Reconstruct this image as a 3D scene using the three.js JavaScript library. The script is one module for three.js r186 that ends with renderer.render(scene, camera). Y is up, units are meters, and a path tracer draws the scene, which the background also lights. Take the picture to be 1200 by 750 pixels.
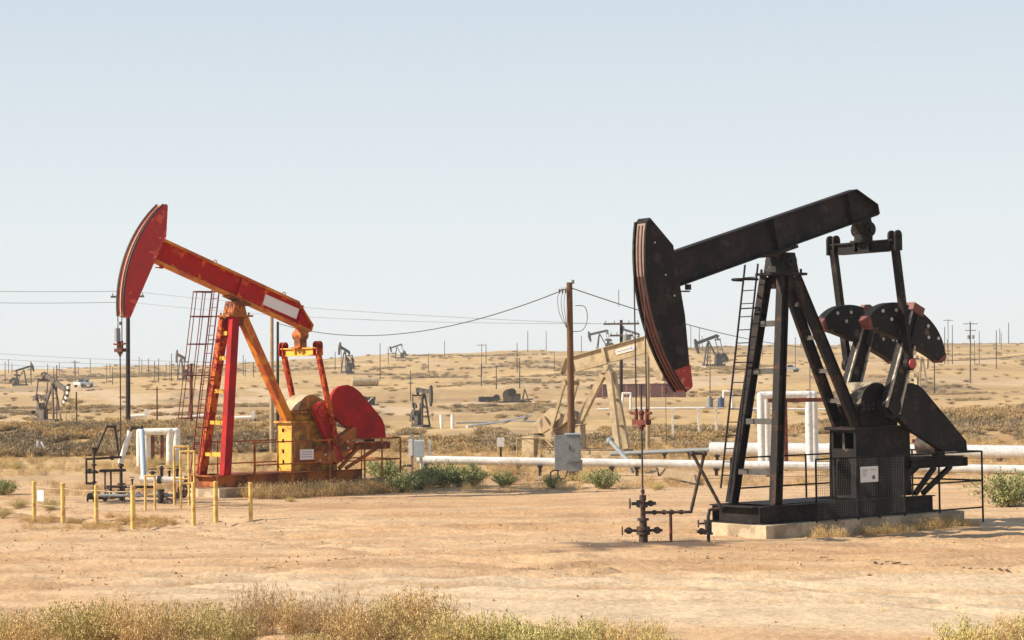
import * as THREE from 'three';
import { mergeGeometries } from 'three/addons/utils/BufferGeometryUtils.js';

// ---------- camera, sky, sun, exposure ----------
const scene = new THREE.Scene();
const FPX = 2333, CAMH = 3.56, HY = 450, ROLL = 0.014;
const PITCH = Math.atan((HY - 375) / FPX);
const camera = new THREE.PerspectiveCamera(2 * Math.atan(375 / FPX) * 180 / Math.PI, 1.6, 0.5, 9000);
camera.position.set(0, CAMH, 0);
camera.rotation.order = 'YXZ';
camera.rotation.set(PITCH, 0, -ROLL);
scene.add(camera);

const SUN_EL = 33 * Math.PI / 180, SUN_B = -8 * Math.PI / 180;
const sunDir = new THREE.Vector3(-Math.cos(SUN_B) * Math.cos(SUN_EL), Math.sin(SUN_EL), -Math.sin(SUN_B) * Math.cos(SUN_EL));
{ // clear desert sky: pale at the horizon, deepening to the zenith
  const W = 512, Hh = 256, data = new Float32Array(W * Hh * 4);
  const hor = [0.57, 0.58, 0.575], low = [0.475, 0.55, 0.595], zen = [0.09, 0.16, 0.30];
  for (let j = 0; j < Hh; j++) for (let i = 0; i < W; i++) {
    const el = ((j + 0.5) / Hh - 0.5) * Math.PI, az = ((i + 0.5) / W - 0.5) * 2 * Math.PI;
    const d = new THREE.Vector3(Math.cos(el) * Math.cos(az), Math.sin(el), Math.cos(el) * Math.sin(az));
    const e = Math.max(0, el) / (Math.PI / 2);
    const k1 = 1 - Math.exp(-e / 0.095), k2 = 1 - Math.exp(-Math.max(0, e - 0.05) / 0.34);
    const g = Math.max(0, d.dot(sunDir)), halo = 0.35 * Math.pow(g, 8);
    const o = (j * W + i) * 4;
    for (let c = 0; c < 3; c++) {
      let v = hor[c] + (low[c] - hor[c]) * k1; v += (zen[c] - v) * k2;
      data[o + c] = v + halo * [1, 0.95, 0.85][c];
    }
    data[o + 3] = 1;
  }
  const t = new THREE.DataTexture(data, W, Hh, THREE.RGBAFormat, THREE.FloatType);
  t.mapping = THREE.EquirectangularReflectionMapping; t.magFilter = t.minFilter = THREE.LinearFilter;
  t.colorSpace = THREE.LinearSRGBColorSpace; t.needsUpdate = true;
  scene.background = t; scene.environment = t;
}
const sun = new THREE.DirectionalLight(new THREE.Color(1, 0.885, 0.71), 5);
sun.position.copy(sunDir).multiplyScalar(300).add(new THREE.Vector3(0, 0, -80));
sun.target.position.set(0, 0, -80);
sun.castShadow = true;
Object.assign(sun.shadow.camera, { left: -120, right: 120, top: 120, bottom: -120, near: 1, far: 900 });
sun.shadow.mapSize.set(4096, 4096);
scene.add(sun, sun.target);
const renderer = new THREE.WebGLRenderer({ antialias: true });
renderer.toneMapping = THREE.LinearToneMapping;
renderer.toneMappingExposure = 1.52;
renderer.shadowMap.enabled = true;

// ---------- helpers ----------
const V = (x, y, z) => new THREE.Vector3(x, y, z);
function rng(seed) { let s = seed >>> 0; return () => { s = (s + 0x6D2B79F5) >>> 0; let t = s; t = Math.imul(t ^ (t >>> 15), t | 1); t ^= t + Math.imul(t ^ (t >>> 7), t | 61); return ((t ^ (t >>> 14)) >>> 0) / 4294967296; }; }
const hash2 = (i, j, s) => { let h = Math.imul(i, 374761393) + Math.imul(j, 668265263) + Math.imul(s, 2147483647 ^ 0x5bd1e995); h = Math.imul(h ^ (h >>> 13), 1274126177); h ^= h >>> 16; return (h >>> 0) / 4294967296; };
const sm = t => t * t * (3 - 2 * t);
const clamp = (x, a = 0, b = 1) => Math.min(b, Math.max(a, x));
const sstep = (a, b, x) => sm(clamp((x - a) / (b - a)));
const mix = (a, b, t) => a + (b - a) * t;
const mix3 = (a, b, t) => [mix(a[0], b[0], t), mix(a[1], b[1], t), mix(a[2], b[2], t)];
function vnoise(x, y, s, per = 0) {
  const i = Math.floor(x), j = Math.floor(y), fx = sm(x - i), fy = sm(y - j);
  const w = per ? (k => ((k % per) + per) % per) : (k => k);
  return mix(mix(hash2(w(i), w(j), s), hash2(w(i + 1), w(j), s), fx), mix(hash2(w(i), w(j + 1), s), hash2(w(i + 1), w(j + 1), s), fx), fy);
}
function fbm(x, y, s, oct = 4, per = 0) { let a = 0.5, t = 0, n = 0; for (let o = 0; o < oct; o++) { t += a * vnoise(x, y, s + o * 17, per); n += a; a *= 0.5; x *= 2; y *= 2; per *= 2; } return t / n; }
function tex(size, metres, fn, srgb = true) {
  const d = new Uint8Array(size * size * 4);
  for (let j = 0; j < size; j++) for (let i = 0; i < size; i++) {
    const c = fn(i / size, j / size), o = (j * size + i) * 4;
    d[o] = clamp(c[0], 0, 255); d[o + 1] = clamp(c[1], 0, 255); d[o + 2] = clamp(c[2], 0, 255); d[o + 3] = 255;
  }
  const t = new THREE.DataTexture(d, size, size, THREE.RGBAFormat);
  t.wrapS = t.wrapT = THREE.RepeatWrapping; t.magFilter = THREE.LinearFilter; t.minFilter = THREE.LinearMipmapLinearFilter; t.generateMipmaps = true;
  t.colorSpace = srgb ? THREE.SRGBColorSpace : THREE.NoColorSpace; t.repeat.set(1 / metres, 1 / metres); t.needsUpdate = true; return t;
}
// pixel (1200 x 750 frame) -> world, used to survey the site once
const cp = Math.cos(PITCH), sp = Math.sin(PITCH), cr = Math.cos(ROLL), sr = Math.sin(ROLL);
const FW = V(0, sp, -cp), UP0 = V(0, cp, sp), RT0 = V(1, 0, 0);
const RT = RT0.clone().multiplyScalar(cr).addScaledVector(UP0, -sr), UPV = RT0.clone().multiplyScalar(sr).addScaledVector(UP0, cr);
const rayd = (x, y) => FW.clone().addScaledVector(RT, (x - 600) / FPX).addScaledVector(UPV, -(y - 375) / FPX);
function at(x, y, d) { const r = rayd(x, y); return V(0, CAMH, 0).addScaledVector(r, d / -r.z); }

// geometry helpers
const g_ = g => { const n = g.index ? g.toNonIndexed() : g; for (const k of Object.keys(n.attributes)) if (!['position', 'normal', 'uv'].includes(k)) n.deleteAttribute(k); if (!n.attributes.normal) n.computeVertexNormals(); if (!n.attributes.uv) n.setAttribute('uv', new THREE.BufferAttribute(new Float32Array(n.attributes.position.count * 2), 2)); return n; };
function box(w, h, d, x = 0, y = 0, z = 0, rz = 0, ry = 0, rx = 0) { const g = new THREE.BoxGeometry(w, h, d); if (rz) g.rotateZ(rz); if (rx) g.rotateX(rx); if (ry) g.rotateY(ry); g.translate(x, y, z); return g_(g); }
function frameOf(p, q, ref) { const z = q.clone().sub(p), L = z.length(); z.normalize(); const x = new THREE.Vector3().crossVectors(ref, z); if (x.lengthSq() < 1e-6) x.set(1, 0, 0).cross(z); x.normalize(); const y = new THREE.Vector3().crossVectors(z, x); const m = new THREE.Matrix4().makeBasis(x, y, z); m.setPosition(p.clone().add(q).multiplyScalar(0.5)); return [m, L]; }
const Z1 = V(0, 0, 1), Y1 = V(0, 1, 0), X1 = V(1, 0, 0);
function bar(p, q, w, h = w, ref = Y1) { const [m, L] = frameOf(p, q, ref); const g = new THREE.BoxGeometry(w, h, L); g.applyMatrix4(m); return g_(g); }
function ibeam(p, q, w, h, ref = Y1, t = 0.025) { // flanges at +-h/2 along the frame's y
  const [m, L] = frameOf(p, q, ref);
  const gs = [new THREE.BoxGeometry(w, t, L).translate(0, h / 2 - t / 2, 0), new THREE.BoxGeometry(w, t, L).translate(0, -h / 2 + t / 2, 0), new THREE.BoxGeometry(t, h - 2 * t, L)];
  return mergeGeometries(gs.map(g => g_(g.applyMatrix4(m))));
}
function tube(p, q, r, seg = 10, r2 = r) { const d = q.clone().sub(p), L = d.length(); const g = new THREE.CylinderGeometry(r2, r, L, seg); g.translate(0, L / 2, 0); g.applyQuaternion(new THREE.Quaternion().setFromUnitVectors(Y1, d.normalize())); g.translate(p.x, p.y, p.z); return g_(g); }
function path(pts, r, seg = 8) { // pipe run with elbows
  const gs = []; for (let i = 0; i < pts.length - 1; i++) gs.push(tube(pts[i], pts[i + 1], r, seg)); for (let i = 1; i < pts.length - 1; i++) { const s = new THREE.SphereGeometry(r * 1.02, seg, 6); s.translate(pts[i].x, pts[i].y, pts[i].z); gs.push(g_(s)); } return mergeGeometries(gs);
}
function curveTube(pts, r, n = 24, seg = 6) { return g_(new THREE.TubeGeometry(new THREE.CatmullRomCurve3(pts), n, r, seg)); }
function disc(r, w, x, y, z, seg = 20) { const g = new THREE.CylinderGeometry(r, r, w, seg); g.rotateX(Math.PI / 2); g.translate(x, y, z); return g_(g); }
function vcyl(r, h, x, y, z, seg = 14, r2 = r) { const g = new THREE.CylinderGeometry(r2, r, h, seg); g.translate(x, y, z); return g_(g); }
function ball(r, x, y, z, sx = 1, sy = 1, sz = 1) { const g = new THREE.SphereGeometry(r, 12, 8); g.scale(sx, sy, sz); g.translate(x, y, z); return g_(g); }
function ext(pts, z0, z1, bevel = 0, holes = []) {
  const s = new THREE.Shape(pts.map(p => new THREE.Vector2(p[0], p[1])));
  for (const h of holes) s.holes.push(new THREE.Path(h.map(p => new THREE.Vector2(p[0], p[1]))));
  const d = z1 - z0 - 2 * bevel;
  const g = new THREE.ExtrudeGeometry(s, { depth: d, bevelEnabled: bevel > 0, bevelSize: bevel, bevelThickness: bevel, bevelOffset: -bevel, bevelSegments: 2, steps: 1 });
  g.translate(0, 0, z0 + bevel); return g_(g);
}
function uvBox(g) { const p = g.attributes.position, uv = g.attributes.uv, a = V(), b = V(), c = V(), n = V(); for (let i = 0; i < p.count; i += 3) { a.fromBufferAttribute(p, i); b.fromBufferAttribute(p, i + 1); c.fromBufferAttribute(p, i + 2); n.crossVectors(b.sub(a), c.clone().sub(a)); const x = Math.abs(n.x), y = Math.abs(n.y), z = Math.abs(n.z); for (let k = 0; k < 3; k++) { const X = p.getX(i + k), Y = p.getY(i + k), Zz = p.getZ(i + k); if (z >= x && z >= y) uv.setXY(i + k, X, Y); else if (x >= y) uv.setXY(i + k, Zz + 0.37, Y); else uv.setXY(i + k, X, Zz + 0.61); } } return g; }
const used = {};
function numbered(n) { if (used[n] === undefined) { used[n] = 0; return n; } used[n]++; return n + '_' + String(used[n]).padStart(3, '0'); }
function mesh(name, geos, mat, parent, label) { let g = Array.isArray(geos) ? (geos.length > 1 ? mergeGeometries(geos) : geos[0]) : geos; uvBox(g); const m = new THREE.Mesh(g, mat); m.name = name; m.castShadow = m.receiveShadow = true; if (label) m.userData.label = label; parent.add(m); return m; }
function thing(name, label, category, pos = [0, 0, 0], turn = 0, group) { const o = new THREE.Group(); o.name = numbered(name); o.position.set(...pos); o.rotation.y = turn; o.userData = { label, category }; if (group) o.userData.group = group; scene.add(o); return o; }
function single(name, geos, mat, label, category, group) { const m = mesh(numbered(name), geos, mat, scene); m.userData = { label, category }; if (group) m.userData.group = group; return m; }

// ---------- materials ----------
const mats = {};
function paint(base, worn, opt = {}) { // painted steel: chips, rust patches and dust with an outline of their own
  const s = opt.seed || 1, lo = opt.lo ?? 0.56, hi = opt.hi ?? 0.64, third = opt.third, m = opt.metres ?? 1.7;
  const t = tex(256, m, (u, v) => {
    const a = fbm(u * 4, v * 4, s, 5, 4), b = fbm(u * 24, v * 24, s + 40, 3, 24), st = fbm(u * 30, v * 3, s + 80, 3, 0);
    let c = mix3(base, worn, clamp(sstep(lo, hi, a * 0.8 + b * 0.2) * (opt.amt ?? 0.9)));
    if (third) c = mix3(c, third, sstep(0.60, 0.7, fbm(u * 6 , v * 6, s + 9, 4, 6)) * (opt.amt3 ?? 0.8));
    const k = 0.88 + 0.24 * b; return [c[0] * k, c[1] * k, c[2] * k];
  });
  const common = { map: t, roughness: opt.rough ?? 0.6, metalness: opt.metal ?? 0, side: THREE.DoubleSide };
  return opt.spec !== undefined ? new THREE.MeshPhysicalMaterial({ ...common, specularIntensity: opt.spec }) : new THREE.MeshStandardMaterial(common);
}
const flat = (r, g, b, rough = 0.7, metal = 0) => new THREE.MeshStandardMaterial({ color: new THREE.Color().setRGB(r, g, b), roughness: rough, metalness: metal, side: THREE.DoubleSide });
const M = {
  black: paint([27, 23, 24], [52, 41, 38], { third: [84, 74, 70], amt3: 0.4, seed: 3, lo: 0.5, hi: 0.68, amt: 0.6, rough: 0.65, spec: 0.35 }),
  blackDirty: paint([26, 23, 24], [150, 128, 108], { seed: 5, lo: 0.55, hi: 0.68, amt: 0.5, rough: 0.65, metres: 0.9, spec: 0.4 }),
  blackRust: paint([28, 24, 24], [78, 48, 34], { seed: 7, lo: 0.6, hi: 0.72, amt: 0.7, spec: 0.4, rough: 0.6, metres: 1.1 }),
  gearDust: paint([160, 146, 122], [84, 76, 66], { seed: 8, lo: 0.45, hi: 0.55, rough: 0.9, metres: 0.6 }),
  tipRed: paint([150, 38, 32], [175, 110, 96], { seed: 9, lo: 0.6, hi: 0.68, rough: 0.6, metres: 0.8 }),
  trackPink: paint([128, 104, 92], [92, 58, 50], { seed: 10, lo: 0.55, hi: 0.66, rough: 0.6, metres: 1.5 }),
  trackRed: paint([66, 27, 22], [40, 22, 20], { seed: 12, lo: 0.55, hi: 0.66, rough: 0.55, metres: 1.2 }),
  pinkEnd: paint([108, 50, 46], [74, 38, 36], { seed: 13, lo: 0.6, hi: 0.7, metres: 0.6 }),
  red: paint([166, 10, 5], [206, 104, 24], { seed: 21, lo: 0.545, hi: 0.60, third: [206, 120, 96], amt3: 0.45, rough: 0.6, spec: 0.5, metres: 2.6 }),
  redPlain: paint([164, 8, 8], [140, 8, 8], { seed: 22, lo: 0.5, hi: 0.6, rough: 0.6, spec: 0.5 }),
  redRust: paint([136, 26, 10], [186, 96, 30], { seed: 20, lo: 0.5, hi: 0.62, rough: 0.65, metres: 0.9, spec: 0.5 }),
  headRed: paint([166, 13, 8], [204, 104, 70], { seed: 23, lo: 0.575, hi: 0.63, amt: 0.6, rough: 0.5, metres: 3.1 }),
  orange: paint([204, 124, 28], [168, 70, 22], { seed: 24, lo: 0.5, hi: 0.62, rough: 0.6, metres: 2.2 }),
  rustOrange: paint([166, 92, 28], [104, 48, 20], { seed: 25, lo: 0.45, hi: 0.6, rough: 0.75, metres: 1.2 }),
  yellow: paint([214, 164, 58], [150, 84, 30], { seed: 26, lo: 0.58, hi: 0.68, amt: 0.8, rough: 0.6, metres: 1.4 }),
  yellowDirty: paint([188, 138, 50], [128, 72, 30], { seed: 27, lo: 0.42, hi: 0.66, amt: 0.75, third: [84, 60, 38], amt3: 0.5, rough: 0.65, metres: 1.1 }),
  yellowPost: paint([220, 184, 104], [186, 144, 76], { seed: 28, lo: 0.55, hi: 0.66, rough: 0.6, metres: 0.8 }),
  carrierRust: paint([104, 44, 32], [66, 32, 26], { seed: 29, lo: 0.45, hi: 0.65, rough: 0.8, metres: 0.4 }),
  rust: paint([112, 52, 28], [70, 34, 22], { seed: 30, lo: 0.45, hi: 0.6, rough: 0.85, metres: 0.8 }),
  cageRust: paint([124, 50, 38], [84, 44, 34], { seed: 31, lo: 0.5, hi: 0.6, rough: 0.8, metres: 0.6 }),
  cream: paint([178, 158, 124], [128, 104, 78], { seed: 32, lo: 0.5, hi: 0.75, amt: 0.5, rough: 0.6, metres: 1.8 }),
  creamDirty: paint([170, 146, 114], [84, 68, 56], { seed: 33, lo: 0.45, hi: 0.75, amt: 0.8, rough: 0.7, metres: 1.2 }),
  white: paint([222, 218, 210], [196, 186, 172], { seed: 34, lo: 0.5, hi: 0.8, amt: 0.5, rough: 0.5, metres: 1.6 }),
  pipe: paint([218, 216, 212], [182, 174, 162], { seed: 35, lo: 0.55, hi: 0.8, amt: 0.6, rough: 0.42, metres: 2.4 }),
  silver: paint([214, 213, 210], [184, 182, 178], { seed: 36, lo: 0.5, hi: 0.75, amt: 0.6, rough: 0.34, metal: 0.15, metres: 1.2 }),
  insul: paint([172, 184, 194], [140, 148, 154], { seed: 37, lo: 0.5, hi: 0.8, amt: 0.5, rough: 0.45, metres: 0.6 }),
  grey: paint([132, 136, 138], [104, 106, 104], { seed: 38, lo: 0.5, hi: 0.8, amt: 0.5, rough: 0.5, metres: 0.8 }),
  greyPump: paint([100, 88, 78], [70, 58, 50], { seed: 39, lo: 0.5, hi: 0.6, rough: 0.7, metres: 1.4 }),
  darkPump: paint([58, 54, 52], [86, 70, 58], { seed: 40, lo: 0.55, hi: 0.66, rough: 0.7, metres: 1.4 }),
  darkIron: paint([44, 38, 36], [92, 58, 42], { seed: 41, lo: 0.52, hi: 0.64, rough: 0.7, metres: 0.5 }),
  maroon: paint([112, 70, 68], [88, 56, 56], { seed: 42, lo: 0.5, hi: 0.6, rough: 0.8, metres: 5 }),
  barGrey: paint([72, 68, 66], [48, 44, 42], { seed: 46, lo: 0.45, hi: 0.7, rough: 0.6, metres: 0.7 }),
  greyTan: paint([104, 97, 88], [66, 58, 52], { seed: 44, lo: 0.5, hi: 0.66, rough: 0.7, metres: 0.7 }),
  crankRail: paint([176, 164, 148], [110, 100, 90], { seed: 45, lo: 0.5, hi: 0.66, rough: 0.6, metres: 0.5 }),
  concrete: paint([178, 160, 134], [140, 122, 100], { seed: 43, lo: 0.5, hi: 0.64, rough: 0.95, metres: 1.4 }),
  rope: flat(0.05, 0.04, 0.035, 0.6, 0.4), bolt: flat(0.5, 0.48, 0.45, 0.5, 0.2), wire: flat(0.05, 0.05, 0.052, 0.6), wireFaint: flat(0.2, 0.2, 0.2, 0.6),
  meshWire: flat(0.07, 0.066, 0.064, 0.6, 0.3), glass: flat(0.03, 0.035, 0.04, 0.15), tyre: flat(0.02, 0.02, 0.02, 0.9), carWhite: flat(0.75, 0.74, 0.72, 0.35), blankPlate: flat(0.72, 0.68, 0.66, 0.6), blueDrum: flat(0.06, 0.10, 0.2, 0.5), insulator: flat(0.45, 0.44, 0.42, 0.3), rubble: flat(0.22, 0.19, 0.16, 0.95), porcelain: flat(0.12, 0.07, 0.05, 0.3), redBoss: flat(0.42, 0.05, 0.05, 0.5),
};
{ const wood = (a, b, s) => new THREE.MeshStandardMaterial({ map: tex(256, 1.2, (u, v) => { const n = fbm(u * 40, v * 2, s, 3, 0), k = fbm(u * 6, v * 6, s + 5, 3, 6); return mix3(a, b, clamp(n * 0.8 + k * 0.5 - 0.2)); }), roughness: 0.9 });
  M.wood = wood([128, 92, 58], [70, 48, 32], 51); M.woodPale = wood([186, 164, 132], [130, 110, 86], 52); M.woodDark = wood([62, 52, 46], [34, 29, 27], 53); M.woodGrey = wood([120, 108, 98], [82, 72, 64], 54); }

// ---------- terrain ----------
const TD = [-400, 85, 110, 150, 210, 300, 400, 500, 600, 700, 850, 1200, 6000];
const TM = [0, 0, -0.1, -0.5, -1.0, 1.0, 4.0, 7.4, 11.2, 15, 16, 14, 14];
const TL = [0, 0, 0.0, 0.85, 0.45, 1.2, 4.0, 7.2, 10.8, 14.6, 15.6, 14, 14];
function lin(T, d) { let i = 0; while (i < TD.length - 2 && d > TD[i + 1]) i++; const t = clamp((d - TD[i]) / (TD[i + 1] - TD[i])); return mix(T[i], T[i + 1], t); }
const prof = (T, d) => { const w = Math.max(4, Math.abs(d) * 0.07); return (lin(T, d - w) + lin(T, d - w / 2) + lin(T, d) + lin(T, d + w / 2) + lin(T, d + w)) / 5; };
function terrain(x, z) {
  const d = -z;
  if (d < 60) return nearRelief(x, z);
  const l = sstep(-6, -14, x + (d - 110) * 0.06);
  let h = mix(prof(TM, d), prof(TL, d), l);
  h += (x < 0 ? x * 0.027 : x * 0.004) * sstep(300, 700, d);
  // scrub bank beyond the red unit
  h += l * 1.25 * sstep(104, 114, d + 2.5 * (vnoise(x * 0.15, 3.1, 5) - 0.5)) * (1 - sstep(118, 150, d));
  // eroded ditch edges in the middle and the cut bank at right
  h += (1 - l) * 0.45 * sstep(112, 114.5, d + 3 * (vnoise(x * 0.2, 1.7, 8) - 0.5)) * (1 - sstep(117, 135, d));
  h += sstep(22, 30, x) * 1.3 * sstep(150, 157, d + 5 * (vnoise(x * 0.12, 9.2, 9) - 0.5)) * (1 - sstep(170, 260, d));
  h += (fbm(x * 0.02, z * 0.02, 11, 4) - 0.5) * 4.6 * sstep(200, 420, d) + (fbm(x * 0.12, z * 0.12, 13, 3) - 0.5) * 0.7 * sstep(95, 200, d);
  return h + nearRelief(x, z) * (1 - sstep(70, 110, d));
}
function nearRelief(x, z) {
  const far = sstep(70, 110, -z);
  let h = (fbm(x * 0.09, z * 0.09, 21, 3) - 0.5) * 0.16 + (fbm(x * 0.7, z * 0.5, 23, 4) - 0.5) * 0.085 * (1 - smoothRoad(x, z));
  // wheel ruts curving across the yard
  for (const [z0, k, c, w] of RUTS) { const zz = z0 + k * x + c * x * x, dz = (z - zz); for (const off of [-0.85, 0.85]) { const t = Math.abs(dz - off) / w; if (t < 2.2) h += (t < 1 ? -0.07 * (1 - t * t) : 0.035 * (1 - Math.abs(t - 1.6) / 0.6 * 1)) * (0.6 + 0.8 * vnoise(x * 1.3, z0, 4)); } }
  h *= 1 - far; for (const [wx, wz] of [[3.3, -43], [-11.6, -61.8]]) h = mix(0.09, h, sstep(1.2, 4.5, Math.hypot((x - wx) * 0.8, z - wz)));
  return h;
}
const rutAt = (x, z) => { let v = 0; for (const [z0, k, c, w] of RUTS) { const dz = z - (z0 + k * x + c * x * x); for (const off of [-0.9, 0.9]) { const q = Math.sqrt(1 + k * k), t = Math.abs(dz - off * q) / (w * q); if (t < 1) v = Math.max(v, (1 - t * t) * sstep(0.3, 0.6, fbm(x * 0.25, z * 0.25 + z0, 93, 2))); } } return v; };
const RUTS = [[-37, -0.9, 0.012, 0.3], [-40, 1.3, 0.0, 0.28], [-48, 0.6, -0.01, 0.32], [-41, 0.10, 0.004, 0.33], [-43.5, 0.02, -0.003, 0.3], [-38, 0.28, 0.0, 0.32], [-36.5, -0.12, 0.006, 0.3], [-46.5, 0.05, 0.002, 0.33], [-50, -0.04, 0.004, 0.35], [-34.5, 0.35, -0.004, 0.32], [-54, 0.03, -0.002, 0.35], [-39.5, -0.3, 0.002, 0.3]];
function smoothRoad(x, z) { const zc = -33.5 + 0.36 * (x - 1) * 0.9 - 0.008 * x * x, w = 2.2 + clamp((x + 6) * 0.16, 0, 2.4); return sstep(w + 1.2, w - 0.6, Math.abs(z - zc)) * sstep(-9, -4, x + 0.6 * vnoise(x, z, 2)); }
function gpt(px, py, dmin = 20) { const r = rayd(px, py); let t = dmin, prev = dmin; const f = q => CAMH + r.y * q - terrain(r.x * q, r.z * q); if (f(t) < 0) return V(r.x * t, terrain(r.x * t, r.z * t), r.z * t); while (t < 3000) { if (f(t) < 0) { let a = prev, b = t; for (let i = 0; i < 24; i++) { const m = (a + b) / 2; if (f(m) < 0) b = m; else a = m; } return V(r.x * b, terrain(r.x * b, r.z * b), r.z * b); } prev = t; t *= 1.004; } const q = 680; return V(r.x * q, terrain(r.x * q, r.z * q), r.z * q); }
const gy = (x, z) => terrain(x, z);
{
  const xs = [], zs = [];
  { const pos = []; let x = 0, s = 0.3; while (x < 2600) { pos.push(x); if (x > 26) s *= 1.045; x += s; } for (let i = pos.length - 1; i > 0; i--) xs.push(-pos[i]); for (const p of pos) xs.push(p); }
  { let z = 60, s = 2; while (z > 12) { zs.push(z); z -= s; } s = 0.34; while (z > -4500) { zs.push(z); if (z < -92) s = Math.max(s, -z * 0.0062); else if (z > -20) s = 0.6; else s = 0.34; if (z < -900) s = -z * 0.06; z -= s; } }
  const nx = xs.length, nz = zs.length, P = new Float32Array(nx * nz * 3), C = new Float32Array(nx * nz * 3), U = new Float32Array(nx * nz * 2), I = [];
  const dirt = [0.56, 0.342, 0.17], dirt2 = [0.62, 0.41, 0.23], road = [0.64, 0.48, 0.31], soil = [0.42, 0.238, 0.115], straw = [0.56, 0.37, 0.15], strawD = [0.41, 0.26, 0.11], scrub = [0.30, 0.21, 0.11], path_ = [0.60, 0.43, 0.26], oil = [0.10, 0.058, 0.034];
  const tracks = [[[88, 450], [112, 458], [150, 468], [200, 484], [260, 494]], [[545, 473], [640, 471], [720, 466], [800, 452], [900, 449]], [[230, 452], [330, 462], [430, 476], [500, 484]]].map(t => t.map(([a, b]) => gpt(a, b)));
  const wells = [[2.75, -43.1], [-11.9, -62.2]];
  for (let j = 0; j < nz; j++) for (let i = 0; i < nx; i++) {
    const x = xs[i], z = zs[j], d = -z, k = j * nx + i;
    P[k * 3] = x; P[k * 3 + 1] = terrain(x, z); P[k * 3 + 2] = z; U[k * 2] = x; U[k * 2 + 1] = z;
    let c = mix3(dirt, dirt2, sstep(0.35, 0.65, fbm(x * 0.16, z * 0.3, 31, 4)));
    c = mix3(c, soil, 0.5 * sstep(0.5, 0.68, fbm(x * 0.3, z * 1.1, 33, 5))); c = mix3(c, [0.64, 0.455, 0.275], 0.4 * sstep(0.54, 0.66, fbm(x * 0.12, z * 0.7, 34, 5)));
    c = mix3(c, road, smoothRoad(x, z)); if (d > 22 && d < 62) c = mix3(c, soil, 0.65 * rutAt(x, z));
    // straw litter strip round the pads and beyond the yard
    const g = sstep(62, 100, d + 22 * (fbm(x * 0.1, z * 0.1, 35, 3) - 0.5));
    c = mix3(c, mix3(straw, strawD, sstep(0.42, 0.62, fbm(x * 0.2, z * 0.2, 37, 4))), g * 0.8);
    if (d > 100) {
      const hs = mix3(mix3(straw, mix3(strawD, straw, 0.2), sstep(0.42, 0.62, fbm(x * 0.03, z * 0.05, 41, 6))), [0.59, 0.41, 0.20], 0.55 * sstep(0.5, 0.64, fbm(x * 0.06, z * 0.1, 42, 5)));
      c = mix3(c, hs, sstep(100, 150, d));
      c = mix3(c, path_, 0.8 * sstep(0.04, 0.015, Math.abs(fbm(x * 0.008 + 4, z * 0.008, 45, 3) - 0.52)) * sstep(150, 220, d));
      { const rg = Math.abs(fbm(x * 0.022 + 9, z * 0.05, 47, 4) - 0.5); c = mix3(c, soil, 0.4 * sstep(0.03, 0.006, rg) * sstep(0.4, 0.55, fbm(x * 0.05, z * 0.05, 50, 3))); }
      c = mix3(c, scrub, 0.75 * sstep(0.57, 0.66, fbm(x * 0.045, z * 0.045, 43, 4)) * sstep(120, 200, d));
      c = mix3(c, mix3(c, soil, 0.5), sstep(0.6, 0.7, fbm(x * 0.5, z * 0.5, 46, 2)));
    }
    if (d > 110) for (const T of tracks) { let q = 1e9; for (let e = 0; e < T.length - 1; e++) { const a = T[e], b = T[e + 1], ux = b.x - a.x, uz = b.z - a.z, k2 = clamp(((x - a.x) * ux + (z - a.z) * uz) / (ux * ux + uz * uz)); q = Math.min(q, Math.hypot(x - a.x - ux * k2, z - a.z - uz * k2)); } c = mix3(c, path_, 0.95 * sstep(4.2, 2.2, q + 2 * (fbm(x * 0.2, z * 0.2, 52, 2) - 0.5))); }
    for (const [wx, wz] of wells) { const r = Math.hypot((x - wx - 0.4) * 0.7, (z - wz - 0.3) * 0.62) + 3.2 * (fbm(x * 1.3, z * 0.7, 48, 5) - 0.5); c = mix3(c, oil, 0.92 * sstep(1.15, 0.75, r)); }
    C[k * 3] = c[0]; C[k * 3 + 1] = c[1]; C[k * 3 + 2] = c[2];
  }
  for (let j = 0; j < nz - 1; j++) for (let i = 0; i < nx - 1; i++) { const a = j * nx + i, b = a + 1, c = a + nx, d = c + 1; I.push(a, b, c, b, d, c); }
  const g = new THREE.BufferGeometry(); g.setAttribute('position', new THREE.BufferAttribute(P, 3)); g.setAttribute('color', new THREE.BufferAttribute(C, 3)); g.setAttribute('uv', new THREE.BufferAttribute(U, 2)); g.setIndex(I); g.computeVertexNormals();
  const cm = tex(1024, 7, (u, v) => { const a = fbm(u * 8, v * 8, 61, 5, 8), b = fbm(u * 64, v * 64, 63, 3, 64), p = hash2(Math.floor(u * 512), Math.floor(v * 512), 7) > 0.985 ? -40 : 0; const k = 236 + 50 * (a - 0.5) + 50 * (b - 0.5) + p; return [k, k * 0.99, k * 0.975]; });
  const bm = tex(1024, 7, (u, v) => { const a = fbm(u * 10, v * 10, 65, 5, 10), b = fbm(u * 90, v * 90, 67, 3, 90); const k = 255 * (0.6 * a + 0.4 * b); return [k, k, k]; }, false);
  const m = new THREE.Mesh(g, new THREE.MeshStandardMaterial({ vertexColors: true, map: cm, bumpMap: bm, bumpScale: 0.04, roughness: 0.95 }));
  m.name = 'ground'; m.userData.kind = 'structure'; m.userData.label = 'bare tan dirt yard running into dry golden hills'; m.receiveShadow = m.castShadow = true; scene.add(m);
}
scene.fog = new THREE.FogExp2(new THREE.Color().setRGB(0.78, 0.80, 0.80), 0.00022);

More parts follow.
